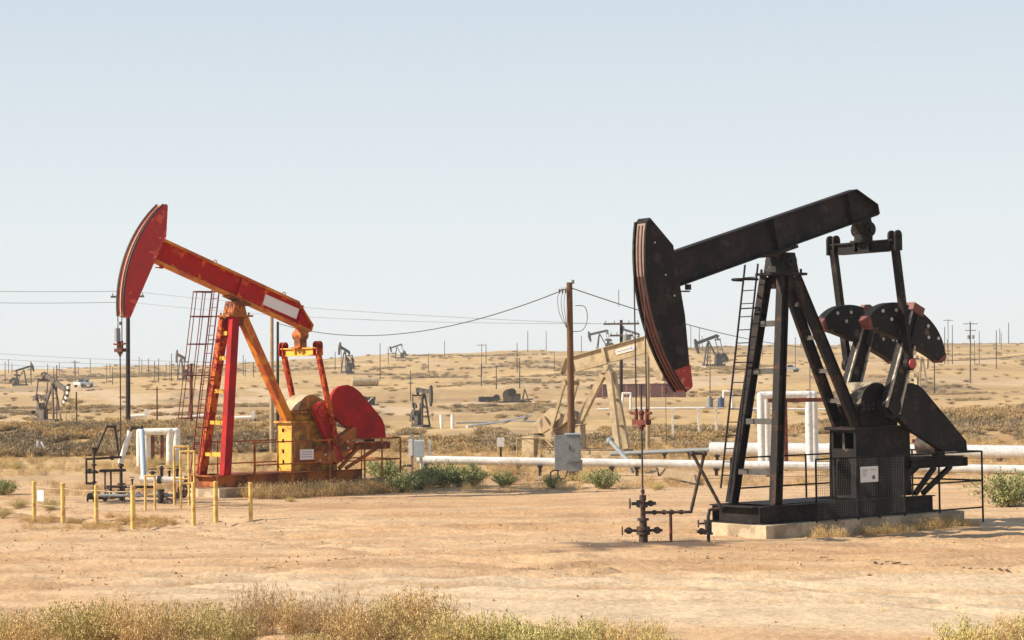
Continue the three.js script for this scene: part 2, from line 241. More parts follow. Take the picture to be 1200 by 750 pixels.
// ---------- pumpjacks ----------
const GRP = 'pumping units spread over the oil field';
function arcPts(px, py, R, a0, a1, n) { const r = []; for (let i = 0; i <= n; i++) { const a = mix(a0, a1, i / n); r.push([px + R * Math.cos(a), py + R * Math.sin(a)]); } return r; }
const D2R = Math.PI / 180;
function pumpjack(o) {
  const t = thing('pumpjack', o.label, 'pumpjack', o.pos, o.turn, GRP);
  if (o.scale) t.scale.setScalar(o.scale);
  const m = o.m, full = o.detail === 2, mid = o.detail >= 1, [px, py] = o.pivot, R = o.R ?? 4.32, S = o.side ?? 1, y0 = 0.35;
  const F = o.fat ?? 1; const tl = o.tilt * D2R, ct = Math.cos(tl), stl = Math.sin(tl);
  const bw = (x, y) => [px + x * ct - y * stl, py + x * stl + y * ct];
  // skid
  for (const s of [-1, 1]) mesh('skid_beam', ibeam(V(0.15, y0 + 0.2, 0.75 * s), V(6.0, y0 + 0.2, 0.75 * s), 0.2, 0.4), m.base, t);
  for (const x of full ? [0.16, 1.7, 3.0, 5.4] : [0.16, 5.4]) mesh('cross_beam', x < 0.5 ? [box(0.03, 0.36, 1.3, x + 0.12, y0 + 0.2, 0), box(0.24, 0.03, 1.3, x, y0 + 0.385, 0), box(0.24, 0.03, 1.3, x, y0 + 0.015, 0)] : ibeam(V(x, y0 + 0.2, -0.63), V(x, y0 + 0.2, 0.63), 0.16, 0.36), m.base, t);
  if (full) mesh('deck_plate', box(2.2, 0.02, 1.2, 1.85, y0 + 0.41, 0), m.base, t);
  // samson post
  const topY = py - 0.34;
  const legP = [];
  for (const s of [-1, 1]) {
    const a = V(o.foot ?? 0.72, y0 + 0.4, 0.7 * s), b = V(px - 0.22, topY, 0.27 * s); legP.push([a, b]);
    const g = o.ibeamLegs ? ibeam(a, b, 0.2, 0.23, X1, 0.03) : bar(a, b, 0.27 * F, 0.27 * F, X1);
    mesh('leg', g, s > 0 === (S > 0) ? m.leg : (m.legFar || m.leg), t);
  }
  const cb = full ? (o.ibeamLegs ? [0.14, 0.36, 0.58, 0.79] : [0.13, 0.33, 0.53, 0.74, 0.9]) : mid ? [0.3, 0.65] : [];
  for (const k of cb) { const a = legP[0][0].clone().lerp(legP[0][1], k), b = legP[1][0].clone().lerp(legP[1][1], k); mesh('crossbar', bar(a, b, 0.14, 0.13), m.crossbar || m.leg, t); }
  const rx = o.rearFoot ?? 3.85;
  if (o.ibeamLegs) {
    for (const s of [-1, 1]) mesh('rear_leg', ibeam(V(px + 0.28, topY, 0.17 * s), V(rx, 2.42, 0.3 * s), 0.1, 0.3, V(0.55, 0.3, 0), 0.025), m.leg, t);
    for (const k of [0.18, 0.4, 0.62, 0.82]) { const a = V(px + 0.28, topY, 0), b = V(rx, 2.42, 0), c = a.lerp(b, k); mesh('rear_crossbar', box(0.12, 0.1, 0.36 + 0.2 * k, c.x - 0.03, c.y, 0), m.crossbar || m.leg, t); }
  } else mesh('rear_leg', bar(V(px + 0.3, topY, 0), V(rx, 2.42, 0), 0.3 * F, 0.27 * F, V(0.8, 0.5, 0)), m.rear || m.leg, t);
  mesh('post_cap', [box(0.95, 0.06, 0.75, px, topY + 0.05, 0), box(0.42, 0.3, 0.44, px, topY - 0.13, 0), ...(full ? [-1, 1].flatMap(s => [-1, 1].map(q => vcyl(0.03, 0.14, px + 0.36 * q, topY + 0.1, 0.28 * s, 6))) : [])], m.cap || m.leg, t);
  mesh('saddle_bearing', [ext([[px - 0.28, topY + 0.08], [px + 0.28, topY + 0.08], [px + 0.16, py + 0.2], [px - 0.16, py + 0.2]], -0.3, 0.3), disc(0.16, 0.72, px, py, 0), ...(full ? [disc(0.06, 0.8, px, py, 0, 10)] : [])], m.bearing || m.cap || m.leg, t);
  // walking beam
  const b0 = 0.3, b1 = 0.3 + 0.74 * F, tx = o.tail ?? 3.45, tc = o.tailTop ?? 2.85, hx = -3.75;
  const prof_ = [[hx, b0], [tx - 0.06, b0], [tx, b0 + 0.22], [tc, b1], [hx, b1]];
  const beam = mesh('walking_beam', ext(prof_, -0.025, 0.025), m.beam, t); beam.position.set(px, py, 0); beam.rotation.z = tl;
  const fw = 0.14 * F;
  mesh('top_flange', box(tc - hx, o.flangeT ?? 0.035, 2 * fw, (tc + hx) / 2, b1, 0), m.flange, beam);
  mesh('bottom_flange', box(tx - 0.06 - hx, o.flangeT ?? 0.035, 2 * fw, (tx - 0.06 + hx) / 2, b0, 0), m.flangeLow || m.flange, beam);
  { const dx = tx - tc, dy = b1 - b0 - 0.22, L = Math.hypot(dx, dy); mesh('tail_plate', [box(L, 0.03, 2 * fw, (tx + tc) / 2, (b1 + b0 + 0.22) / 2, 0, -Math.atan2(dy, dx)), box(0.03, 0.24, 2 * fw, tx - 0.02, b0 + 0.12, 0)], m.flange, beam); }
  if (mid) for (const [x, w] of o.stiff || [[0, 0.2], [2.55, 0.02]]) mesh('stiffener', [box(w, b1 - b0 - 0.04, 2 * fw - 0.03, x, (b0 + b1) / 2, 0)], m.beam, beam);
  if (full) { mesh('saddle_plate', box(0.9, 0.07, 0.42, 0, b0 - 0.05, 0), m.cap || m.leg, beam); if (!o.ibeamLegs) for (const ex_ of [-1.2, 1.7]) mesh('lifting_eye', g_(new THREE.TorusGeometry(0.06, 0.016, 6, 12).translate(ex_, b1 + 0.09, 0)), m.bearing || m.leg, beam); }
  if (o.plate) mesh('blank_plate', ext(o.plate, -0.04, 0.04), M.blankPlate, beam, 'blank pinkish white rectangle on the beam side');
  for (const p of o.patches || []) mesh('patch', box(p[2], p[3], 0.06, p[0], p[1], 0), p[4], beam);
  // horse head
  const ha0 = o.arc[0] * D2R, ha1 = o.arc[1] * D2R, arc = arcPts(px, py, R, ha0, ha1, 18), hw = (o.headW ?? 0.2) * F;
  const hp = [...arc, ...o.headBack];
  const head = mesh('horse_head', ext(hp, -hw, hw, full ? 0.008 : 0), m.head, t);
  if (m.faceEdge || full) {
    const ring = (za, zb, r0, r1, a0, a1) => ext([...arcPts(px, py, r1, a0, a1, 18), ...arcPts(px, py, r0, a1, a0, 18)], za, zb);
    mesh('face_rim', [ring(-hw - 0.004, -hw + 0.05, R - 0.02, R + 0.045, ha0, ha1), ring(hw - 0.04, hw + 0.004, R - 0.02, R + 0.03, ha0, ha1)], m.faceEdge || m.head, head);
    const am = mix(ha0, ha1, o.trackSplit ?? 1);
    mesh('cable_track', ring(-hw + 0.08, hw - 0.06, R - 0.01, R + 0.012, ha0 + 0.01, am), m.track, head);
    if (am < ha1 - 0.01) mesh('cable_track', ring(-hw + 0.08, hw - 0.06, R - 0.01, R + 0.012, am, ha1 - 0.01), m.track2, head);
    mesh('track_rib', [-0.05, 0.06].map(z => ring(z - 0.012, z + 0.012, R, R + 0.03, ha0 + 0.02, ha1 - 0.01)), m.trackRib || m.track2 || m.track, head);
  }
  if (o.tip) mesh('head_tip', ext(o.tip, -hw - 0.006, hw + 0.006), M.tipRed, head, 'faded red painted tip of the horse head');
  if (o.stripes) for (let k = 0; k < 4; k++) { const a = mix(ha0, ha1, 0.1 + k * 0.23), b = a + (ha1 - ha0) * 0.11; mesh('white_stripe', ext([...arcPts(px, py, R + 0.012, a, b, 4), ...arcPts(px, py, R - 0.45, b, a, 4)], -hw - 0.006, hw + 0.006), M.white, head); }
  if (full) { for (const [x, y] of o.headBolts) mesh('head_bolt', disc(0.02, 0.016, x, y, hw + 0.008, 8), M.bolt, head); mesh('head_hanger', [box(0.1, 0.12, 0.1, ...bw(-3.1, b0 - 0.1), 0.1), box(0.16, 0.03, 0.12, ...bw(-3.2, b0 - 0.17), 0.1)], m.beam, t); }
  // bridle
  const wx = px - R - 0.03, cy = o.carrier;
  if (cy) {
    const zr = o.ropeZ ?? 0.16, ra = Math.max(ha0, Math.PI - 2) ;
    const a1 = Math.PI, pts = []; for (let i = 0; i <= 10; i++) { const a = mix(Math.min(ha0 + 0.04, a1), a1, i / 10); pts.push([px + (R + 0.03) * Math.cos(a), py + (R + 0.03) * Math.sin(a)]); }
    for (const s of [-1, 1]) mesh('bridle_rope', [...pts.slice(0, -1).map((p, i) => tube(V(p[0], p[1], zr * s), V(pts[i + 1][0], pts[i + 1][1], zr * s), 0.016, 6)), tube(V(wx, py, zr * s), V(wx, cy, zr * s), 0.016, 6)], M.rope, t);
    mesh('carrier_bar', [box(0.15, 0.11, 0.46, wx, cy - 0.06, 0), ...[-1, 1].map(s => vcyl(0.04, 0.26, wx, cy + 0.1, zr * s, 10)), vcyl(0.09, 0.06, wx, cy - 0.14, 0, 10), vcyl(0.05, 0.08, wx, cy - 0.2, 0, 10), vcyl(0.045, 0.16, wx, cy + 0.06, 0, 10), ball(0.07, wx, cy + 0.14, 0), ...[-1, 1].map(s => tube(V(wx, cy + 0.12, zr * s), V(wx - 0.02, cy + 0.14, 0.34 * s), 0.03, 6))], m.carrier || M.cageRust, t);
    if (o.loadCell) mesh('load_cell_box', [box(0.14, 0.42, 0.12, wx - 0.08, cy + 0.42, -0.02), box(0.1, 0.1, 0.1, wx, cy + 0.78, 0)], M.grey, t);
    mesh('polished_rod', tube(V(wx, o.rodEnd ?? 1.2, 0), V(wx, cy + (o.rodTop ?? 0.75), 0), 0.02, 8), m.rod || M.rust, t);
  }
  // equalizer and pitmans
  const pin = bw(o.tailPin ?? 2.85, 0.05), ey = pin[1] - (o.eqDrop ?? 0.4), ex = pin[0];
  { const c = bw(o.tailPin ?? 2.85, b0);
    mesh('tail_bearing', [bar(V(c[0], c[1], 0), V(pin[0], pin[1] - 0.05, 0), 0.34, 0.34, Z1), disc(0.17, 0.5, pin[0], pin[1], 0), box(0.28, Math.max(0.2, pin[1] - ey - 0.05), 0.34, ex, (pin[1] + ey) / 2 + 0.06, 0), ...(full ? [disc(0.09, 0.6, pin[0], pin[1], 0, 12), box(0.5, 0.05, 0.42, ex, ey + 0.13, 0)] : [])], m.bearing || m.cap || m.leg, t); }
  mesh('equalizer', [box(0.22, 0.04, 2.0, ex, ey + 0.11, 0), box(0.22, 0.04, 1.5, ex, ey - 0.13, 0), box(0.06, 0.24, 1.9, ex, ey - 0.01, 0), box(0.2, 0.22, 0.04, ex, ey, 0.22), box(0.2, 0.22, 0.04, ex, ey, -0.22)], m.eq || m.leg, t);
  const [sx, sy] = o.shaft, ca = o.crank * D2R, pr = o.pinR ?? 1.09, cx = Math.cos(ca), cyy = Math.sin(ca), pin2 = [sx + cx * pr, sy + cyy * pr], L = o.crankL;
  for (const s of [-1, 1]) {
    const z = 0.98 * s, a = V(ex, ey, z), b = V(pin2[0], pin2[1], z);
    const pit = mesh('pitman_arm', [bar(a, b, 0.13 * F, 0.17 * F, Z1), disc(0.16, 0.13, pin2[0], pin2[1], z), box(0.24, 0.36, 0.05, ex, ey + 0.04, z + 0.1), box(0.24, 0.36, 0.05, ex, ey + 0.04, z - 0.1), disc(0.12, 0.05, ex, ey + 0.22, z + 0.1), disc(0.12, 0.05, ex, ey + 0.22, z - 0.1)], m.pit || m.leg, t);
    if (full) mesh('wrist_pin_cap', disc(0.12, 0.05, pin2[0], pin2[1], z + 0.09), o.capMat || M.redBoss, pit);
    // crank
    const rot = (r, w) => [sx + cx * r - cyy * w, sy + cyy * r + cx * w];
    const cr_ = mesh('crank', [ext([rot(-0.3, -0.16), rot(-0.3, 0.16), rot(-0.12, 0.27), rot(0.4, 0.25), rot(L, 0.2), rot(L, -0.2), rot(0.4, -0.25), rot(-0.12, -0.27)], z > 0 ? 0.62 : -0.8, z > 0 ? 0.8 : -0.62, 0.015), ...(full ? [disc(0.2, 0.1, sx, sy, s * 0.84)] : [])], m.crank || m.leg, t);
    if (full) for (const q of [-1, 1]) mesh('crank_rail', ext([rot(-0.1, 0.2 * q), rot(L, 0.16 * q), rot(L, 0.205 * q), rot(-0.1, 0.265 * q)], s > 0 ? 0.79 : -0.62, s > 0 ? 0.84 : -0.58), m.crankRail || m.crank, cr_);
    if (o.crankBlock) mesh('crank_end_block', ext([rot(L - 0.02, -0.2), rot(L - 0.02, 0.2), rot(L + 0.2, 0.2), rot(L + 0.2, -0.2)], s > 0 ? 0.56 : -0.86, s > 0 ? 0.86 : -0.56, 0.01), m.wtEnd || m.wt, cr_);
    for (const q of [-1, 1]) { // two weights on each crank
      const ri = o.rIn, ro = o.rOut, A0 = 4 * D2R, A1 = (o.wing ?? 41) * D2R, N = 12, P = [], aw = a => ca + q * a + (o.wingOff ?? 0) * D2R;
      for (let i = 0; i <= N; i++) { const k = i / N, a = mix(A0, A1, k), r = ro - 0.3 * k * k * k * (ro - ri); P.push([sx + r * Math.cos(aw(a)), sy + r * Math.sin(aw(a))]); }
      for (let i = N; i >= 0; i--) { const k = i / N, a = mix(A0, A1, k), r = ri + 0.46 * k * k * (ro - ri); P.push([sx + r * Math.cos(aw(a)), sy + r * Math.sin(aw(a))]); }
      const z0 = s > 0 ? 0.58 : -0.85, z1 = s > 0 ? 0.85 : -0.58;
      const w = mesh('counterweight', ext(q > 0 ? P : P.reverse(), z0, z1, 0.02), m.wt || m.crank || m.leg, t);
      if (full && m.wtEnd) { const E = []; for (const [k, top] of [[0.93, 1], [1.012, 1], [1.012, 0], [0.93, 0]]) { const a = mix(A0, A1, k), r = top ? ro - 0.3 * k * k * k * (ro - ri) + 0.006 : ri + 0.46 * k * k * (ro - ri) - 0.006; E.push([sx + r * Math.cos(aw(a)), sy + r * Math.sin(aw(a))]); } mesh('painted_end', ext(q > 0 ? E : E.reverse(), z0 - 0.004, z1 + 0.004), m.wtEnd, w); }
      if (full) for (const [k, kr] of [[0.3, 0.72], [0.62, 0.72], [0.42, 0.4]]) { const a = mix(A0, A1, k), r = mix(ri + 0.2 * (ro - ri), ro, kr); mesh('weight_bolt', disc(0.042, z1 - z0 + 0.05, sx + r * Math.cos(aw(a)), sy + r * Math.sin(aw(a)), (z0 + z1) / 2, 8), M.bolt, w); }
    }
  }
  // gear reducer on its pedestal
  const gx = sx - 0.65;
  const gb = mesh('gear_reducer', [ext([[gx + 0.02, 2.44], [gx + 1.3, 2.44], [gx + 1.34, sy - 0.02], [gx - 0.02, sy - 0.02]], -0.36, 0.36), ext([[gx - 0.02, sy + 0.03], ...arcPts(sx - 0.12, sy + 0.02, 0.55, Math.PI, Math.PI * 0.3, 12), ...arcPts(sx + 0.45, sy + 0.02, 0.32, Math.PI * 0.4, 0, 8), [gx + 1.42, sy + 0.03]].sort(() => 0), -0.42, 0.42, 0.03), box(1.5, 0.06, 0.98, gx + 0.68, sy, 0), disc(0.15, 1.5, sx, sy, 0, 16), disc(0.08, 1.1, sx + 0.62, sy, 0, 12)], m.gear || m.base, t);
  if (full && m.gearTop) mesh('gear_cover_dust', ext([...arcPts(sx - 0.12, sy + 0.02, 0.565, Math.PI * 0.97, Math.PI * 0.35, 12), ...arcPts(sx - 0.12, sy + 0.02, 0.545, Math.PI * 0.35, Math.PI * 0.97, 12)], -0.40, 0.40), m.gearTop, gb);
  if (full) for (let i = 0; i < 9; i++) mesh('reducer_bolt', vcyl(0.028, 0.16, gx + i * 0.17, sy, 0.46, 6), M.darkIron, gb);
  const p0 = o.ped[0], p1 = o.ped[1], pw = o.pedW ?? 0.42;
  const ped = mesh('pedestal', [ext([[p0, 0.75], [p1, 0.75], [p1 - 0.04, 2.36], [p0 + 0.04, 2.36]], pw - 0.02, pw), ext([[p0, 0.75], [p1, 0.75], [p1 - 0.04, 2.36], [p0 + 0.04, 2.36]], -pw, -pw + 0.02), box(0.02, 1.6, 2 * pw - 0.06, p1 - 0.06, 1.55, 0), box(p1 - p0 + 0.12, 0.07, 2 * pw + 0.14, (p0 + p1) / 2, 2.395, 0)], m.ped || m.base, t);
  { const zz = 2 * pw - 0.05, half = zz / 2; let holes; if (o.arch) { holes = [[[-0.22, 0.82], [0.22, 0.82], ...arcPts(0, 1.5, 0.22, 0, Math.PI, 8)], [[-0.32, 1.92], [-0.04, 1.92], [-0.04, 2.3], [-0.32, 2.3]], [[0.04, 1.92], [0.32, 1.92], [0.32, 2.3], [0.04, 2.3]]]; } else holes = [1.0, 1.35, 1.7, 2.05].map(y => [[-0.17, y], [-0.05, y], [-0.05, y + 0.13], [-0.17, y + 0.13]]);
    const g = ext([[-half, 0.76], [half, 0.76], [half, 2.34], [-half, 2.34]], -0.012, 0.012, 0, holes); g.rotateY(-Math.PI / 2); g.translate(p0 + 0.07, 0, 0); mesh('end_plate', g, m.endPlate || m.ped || m.base, ped); }
  // belt guard, motor and its platform
  const gd = o.guard, gz0 = S > 0 ? 0.46 : -0.64, gz1 = S > 0 ? 0.64 : -0.46;
  if (gd) { const gm = mesh('belt_guard', ext(gd, gz0, gz1, 0.02), m.guard || m.base, t); if (full) mesh('guard_rim', gd.map((p, i) => { const q = gd[(i + 1) % gd.length]; return tube(V(p[0], p[1], gz1), V(q[0], q[1], gz1), 0.012, 5); }), m.guard, gm); }
  const mx = o.motorX ?? 7.0, pe = mx + 0.55;
  mesh('motor_platform', [...[-0.5, 0.5].map(z => ibeam(V(p1 - 0.1, 1.5, z), V(pe, 1.5, z), 0.12, 0.22)), box(0.1, 0.2, 1.1, pe, 1.5, 0), box(0.1, 0.2, 0.86, mx - 0.4, 1.5, 0), box(1.0, 0.03, 1.0, mx, 1.63, 0)], m.plat || m.base, t);
  for (const z of [-0.5, 0.5]) for (const [x0, x1] of mid ? [[p1 + 0.02, p1 + 0.75], [p1 + 0.3, mx]] : [[p1 + 0.3, mx]]) mesh('strut', bar(V(x0, 0.78, z), V(x1, 1.4, z), 0.1, 0.1), m.plat || m.base, t);
  mesh('motor', [disc(0.24, 0.62, mx, 1.9, -0.12 * S, 16), box(0.5, 0.08, 0.5, mx, 1.68, -0.12 * S), disc(0.06, 0.3, mx, 1.9, 0.3 * S, 10), box(0.16, 0.2, 0.2, mx + 0.24, 1.95, -0.15 * S)], m.motor || M.darkIron, t);
  // ladder
  if (o.ladder) {
    const [a0, a1, b0_, b1_] = o.ladder.map(p => V(...p)); // left foot, left top, right foot, right top
    const lad = mesh('ladder', [tube(a0, a1, 0.024, 6), tube(b0_, b1_, 0.024, 6), ...[0.3, 0.62, 0.86].flatMap(k => { const l = legP[0][0].clone().lerp(legP[0][1], k), q = a0.clone().lerp(a1, k), w = b0_.clone().lerp(b1_, k); const yq = l.y; return [bar(V(w.x, yq, w.z), V(l.x, yq, l.z), 0.05, 0.04), bar(V(q.x, yq, q.z), V(w.x, yq, w.z), 0.05, 0.03)]; })], m.ladder, t);
    const n = Math.round(a0.distanceTo(a1) / 0.3); for (let i = 1; i < n; i++) mesh('rung', tube(a0.clone().lerp(a1, i / n), b0_.clone().lerp(b1_, i / n), 0.012, 6), m.ladder, lad);
    const at_ = (k) => [a0.clone().lerp(a1, k), b0_.clone().lerp(b1_, k)];
    const hoop = (k, r) => { const [p, q] = at_(k); const c = p.clone().add(q).multiplyScalar(0.5), hw_ = p.distanceTo(q) / 2, pts = []; for (let i = 0; i <= 12; i++) { const th = -Math.PI / 2 + Math.PI * i / 12; pts.push(V(c.x - Math.cos(th) * r, c.y, c.z + Math.sin(th) * hw_ * 1.25)); } return pts; };
    if (o.hoop) mesh('ladder_hoop', curveTube(hoop(o.hoop, 0.5), 0.03, 20, 6), m.ladder, lad);
    if (o.cage) { const hs = o.cage.map(k => hoop(k, 0.85)); hs.forEach(h => mesh('cage_hoop', curveTube(h, 0.022, 20, 5), m.ladder, lad)); for (const i of [1, 3, 6, 9, 11]) mesh('cage_bar', tube(hs[0][i], hs[hs.length - 1][i], 0.016, 5), m.ladder, lad); }
  }
  return t;
}
const blackO = [4.865, 0, -44.937], redO = [-10.129, 0, -64.312];
const BG = [[4.83, 2.75], [4.86, 3.1], [4.98, 3.3], [5.15, 3.41], [5.45, 3.44], [5.72, 3.38], [5.9, 3.27], [7.43, 2.0], [7.46, 1.77], [6.6, 1.77], [5.3, 2.38]].reverse();
const pitch_ = null;
pumpjack({
  label: 'large black pumpjack with red tipped head on a low concrete pad', pos: blackO, turn: 38 * D2R, detail: 2, ibeamLegs: true, arch: true,
  pivot: [1.75, 6.3], tilt: 15.75, R: 4.36, arc: [170, 222.5], headBack: [[-1.33, 3.42], [-1.3, 3.47], [-1.36, 3.81], [-1.48, 5.01], [-1.62, 5.7], [-1.8, 6.56], [-2.47, 7.14]],
  tip: [[-1.80, 3.82], ...arcPts(1.75, 6.3, 4.366, 214.9 * D2R, 222.6 * D2R, 6), [-1.325, 3.415], [-1.294, 3.47], [-1.355, 3.93]],
  trackSplit: 0.3, headBolts: [[-2.05, 5.9], [-1.8, 5.45], [-2.35, 6.6]],
  carrier: 2.75, ropeZ: 0.17, rodEnd: 1.1, tailPin: 2.95, tail: 3.5, tailTop: 2.88, eqDrop: 0.42,
  shaft: [4.6, 2.9], crank: 68, crankL: 2.4, rIn: 1.62, rOut: 2.48, wingOff: 4, crankBlock: true, ped: [3.68, 5.65], guard: BG, motorX: 7.0, rearFoot: 3.9,
  patches: [[-1.75, 0.72, 0.24, 0.2, M.blackRust], [-1.25, 0.74, 0.2, 0.2, M.blackDirty]],
  ladder: [[0.45, 1.1, -0.78], [1.2, 6.25, -0.62], [0.45, 1.1, -0.36], [1.2, 6.25, -0.2]], hoop: 0.93,
  m: { base: M.black, leg: M.blackRust, legFar: M.black, crossbar: M.barGrey, cap: M.blackRust, bearing: M.blackDirty, beam: M.black, flange: M.black, head: M.black, faceEdge: M.black, track: M.trackPink, track2: M.trackRed, trackRib: M.trackRed, carrier: M.carrierRust, eq: M.blackDirty, pit: M.black, crank: M.blackDirty, wt: M.blackDirty, wtEnd: M.pinkEnd, crankRail: M.crankRail, gear: M.black, gearTop: M.gearDust, ped: M.black, endPlate: M.blackDirty, guard: M.black, plat: M.black, ladder: M.black, rod: M.rope },
});
const RG = [[4.79, 2.64], [4.80, 3.0], [4.86, 3.26], [5.02, 3.46], [5.22, 3.57], [5.5, 3.6], [5.75, 3.53], [6.05, 3.34], [6.95, 2.44], [7.08, 2.2], [7.12, 1.78], [6.02, 1.8]].reverse();
pumpjack({
  label: 'red and yellow pumpjack with caged ladder and raised red head', pos: redO, turn: 42 * D2R, detail: 2,
  flangeT: 0.085, pivot: [1.4, 6.2], tilt: -20, R: 4.28, arc: [131, 184.5], headBack: [[-2.64, 5.81], [-1.79, 7.5], [-1.31, 8.41], [-1.24, 9.4], [-1.3, 9.45]],
  headBolts: [[-1.42, 9.2], [-1.55, 8.35], [-1.75, 7.75]], carrier: 4.85, ropeZ: 0.12, rodEnd: 1.4, rodTop: 0.5, loadCell: true, tailPin: 2.78, tail: 3.1, tailTop: 2.3, eqDrop: 0.55,
  shaft: [4.3, 2.72], crank: -66, crankL: 1.85, rIn: 1.05, rOut: 1.78, wing: 44, ped: [3.3, 5.2], guard: RG, motorX: 6.8, rearFoot: 3.5, foot: 0.5,
  plate: [[0.98, 0.48], [2.42, 0.50], [2.42, 0.86], [0.98, 0.84]], stiff: [[0, 0.24], [2.5, 0.02]], capMat: M.rustOrange,
  ladder: [[0.1, 0.8, -0.72], [0.98, 6.8, -0.68], [0.1, 0.8, -0.3], [0.98, 6.8, -0.26]], cage: [0.3, 0.53, 0.7, 0.85, 0.985],
  m: { base: M.rustOrange, leg: M.redPlain, legFar: M.redRust, rear: M.orange, crossbar: M.yellow, cap: M.rustOrange, bearing: M.rustOrange, beam: M.red, flange: M.orange, head: M.headRed, faceEdge: M.trackRed, track: M.cream, trackRib: M.redPlain, carrier: M.rust, eq: M.yellow, pit: M.redRust, crank: M.headRed, wt: M.rustOrange, gear: M.yellowDirty, gearTop: M.cream, ped: M.yellowDirty, endPlate: M.yellow, guard: M.redPlain, plat: M.rustOrange, ladder: M.cageRust, rod: M.rope },
});
// smaller and distant units
const baseHead = { pivot: [1.6, 6.2], R: 4.2, shaft: [4.5, 2.8], ped: [3.5, 5.4], foot: 0.6 };
function headFor(tilt, up = 27, dn = 26) { const px = 1.6, py = 6.2, R = 4.2, ha = 180 + tilt, c = (r, a) => [px + r * Math.cos(a * D2R), py + r * Math.sin(a * D2R)]; return { arc: [ha - up, ha + dn], headBack: [c(R - 0.4, ha + dn), c(R - 0.95, ha - 4), c(R - 1.0, ha - 16), c(R - 0.28, ha - up)] }; }
const GU = [[4.9, 2.64], [4.9, 3.1], [5.3, 3.5], [5.7, 3.5], [7.0, 2.4], [7.1, 1.78], [6.1, 1.8]].reverse();
const mono = (a, b = a, c = a) => ({ base: a, leg: a, beam: b, flange: a, head: b, eq: c, pit: a, crank: c, wt: c, gear: c, ped: a, guard: a, plat: a });
function farPump(px, py, pivPx, turn, tilt, crank, mat, detail, label, extra = {}) {
  const g = gpt(px, py), d = -g.z, sc = pivPx * d / FPX / 6.0;
  const c = Math.cos(turn), s = Math.sin(turn), ax = 1.9 * sc; // anchor under the samson post
  const t = pumpjack({ ...baseHead, ...headFor(tilt), label, pos: [g.x - c * ax, 0, g.z + s * ax], turn, tilt, crank, crankL: 1.9, rIn: 1.2, rOut: 1.95, guard: GU, detail, scale: sc, m: mono(...[].concat(mat)), ...extra });
  t.position.y = gy(g.x, g.z) - 0.1 * sc;
  mesh('footing', box(6.6, 0.75, 2.2, 3.2, -0.02, 0), M.concrete, t);
  return t;
}
// ---------- concrete pads ----------
function pad(pos, turn, x1, h, label) { const g = ext([[0, -1.1], [x1, -1.1], [x1, 1.1], [0, 1.1]], -0.4, h, 0.02); g.rotateX(-Math.PI / 2); const m = single('concrete_pad', g, M.concrete, label, 'concrete pad', 'concrete pads under the pumping units'); m.position.set(...pos); m.rotation.y = turn; return m; }
pad(blackO, 38 * D2R, 6.75, 0.35, 'long low concrete pad under the black pumpjack');
pad(redO, 42 * D2R, 7.7, 0.35, 'low concrete pad under the red and yellow pumpjack');

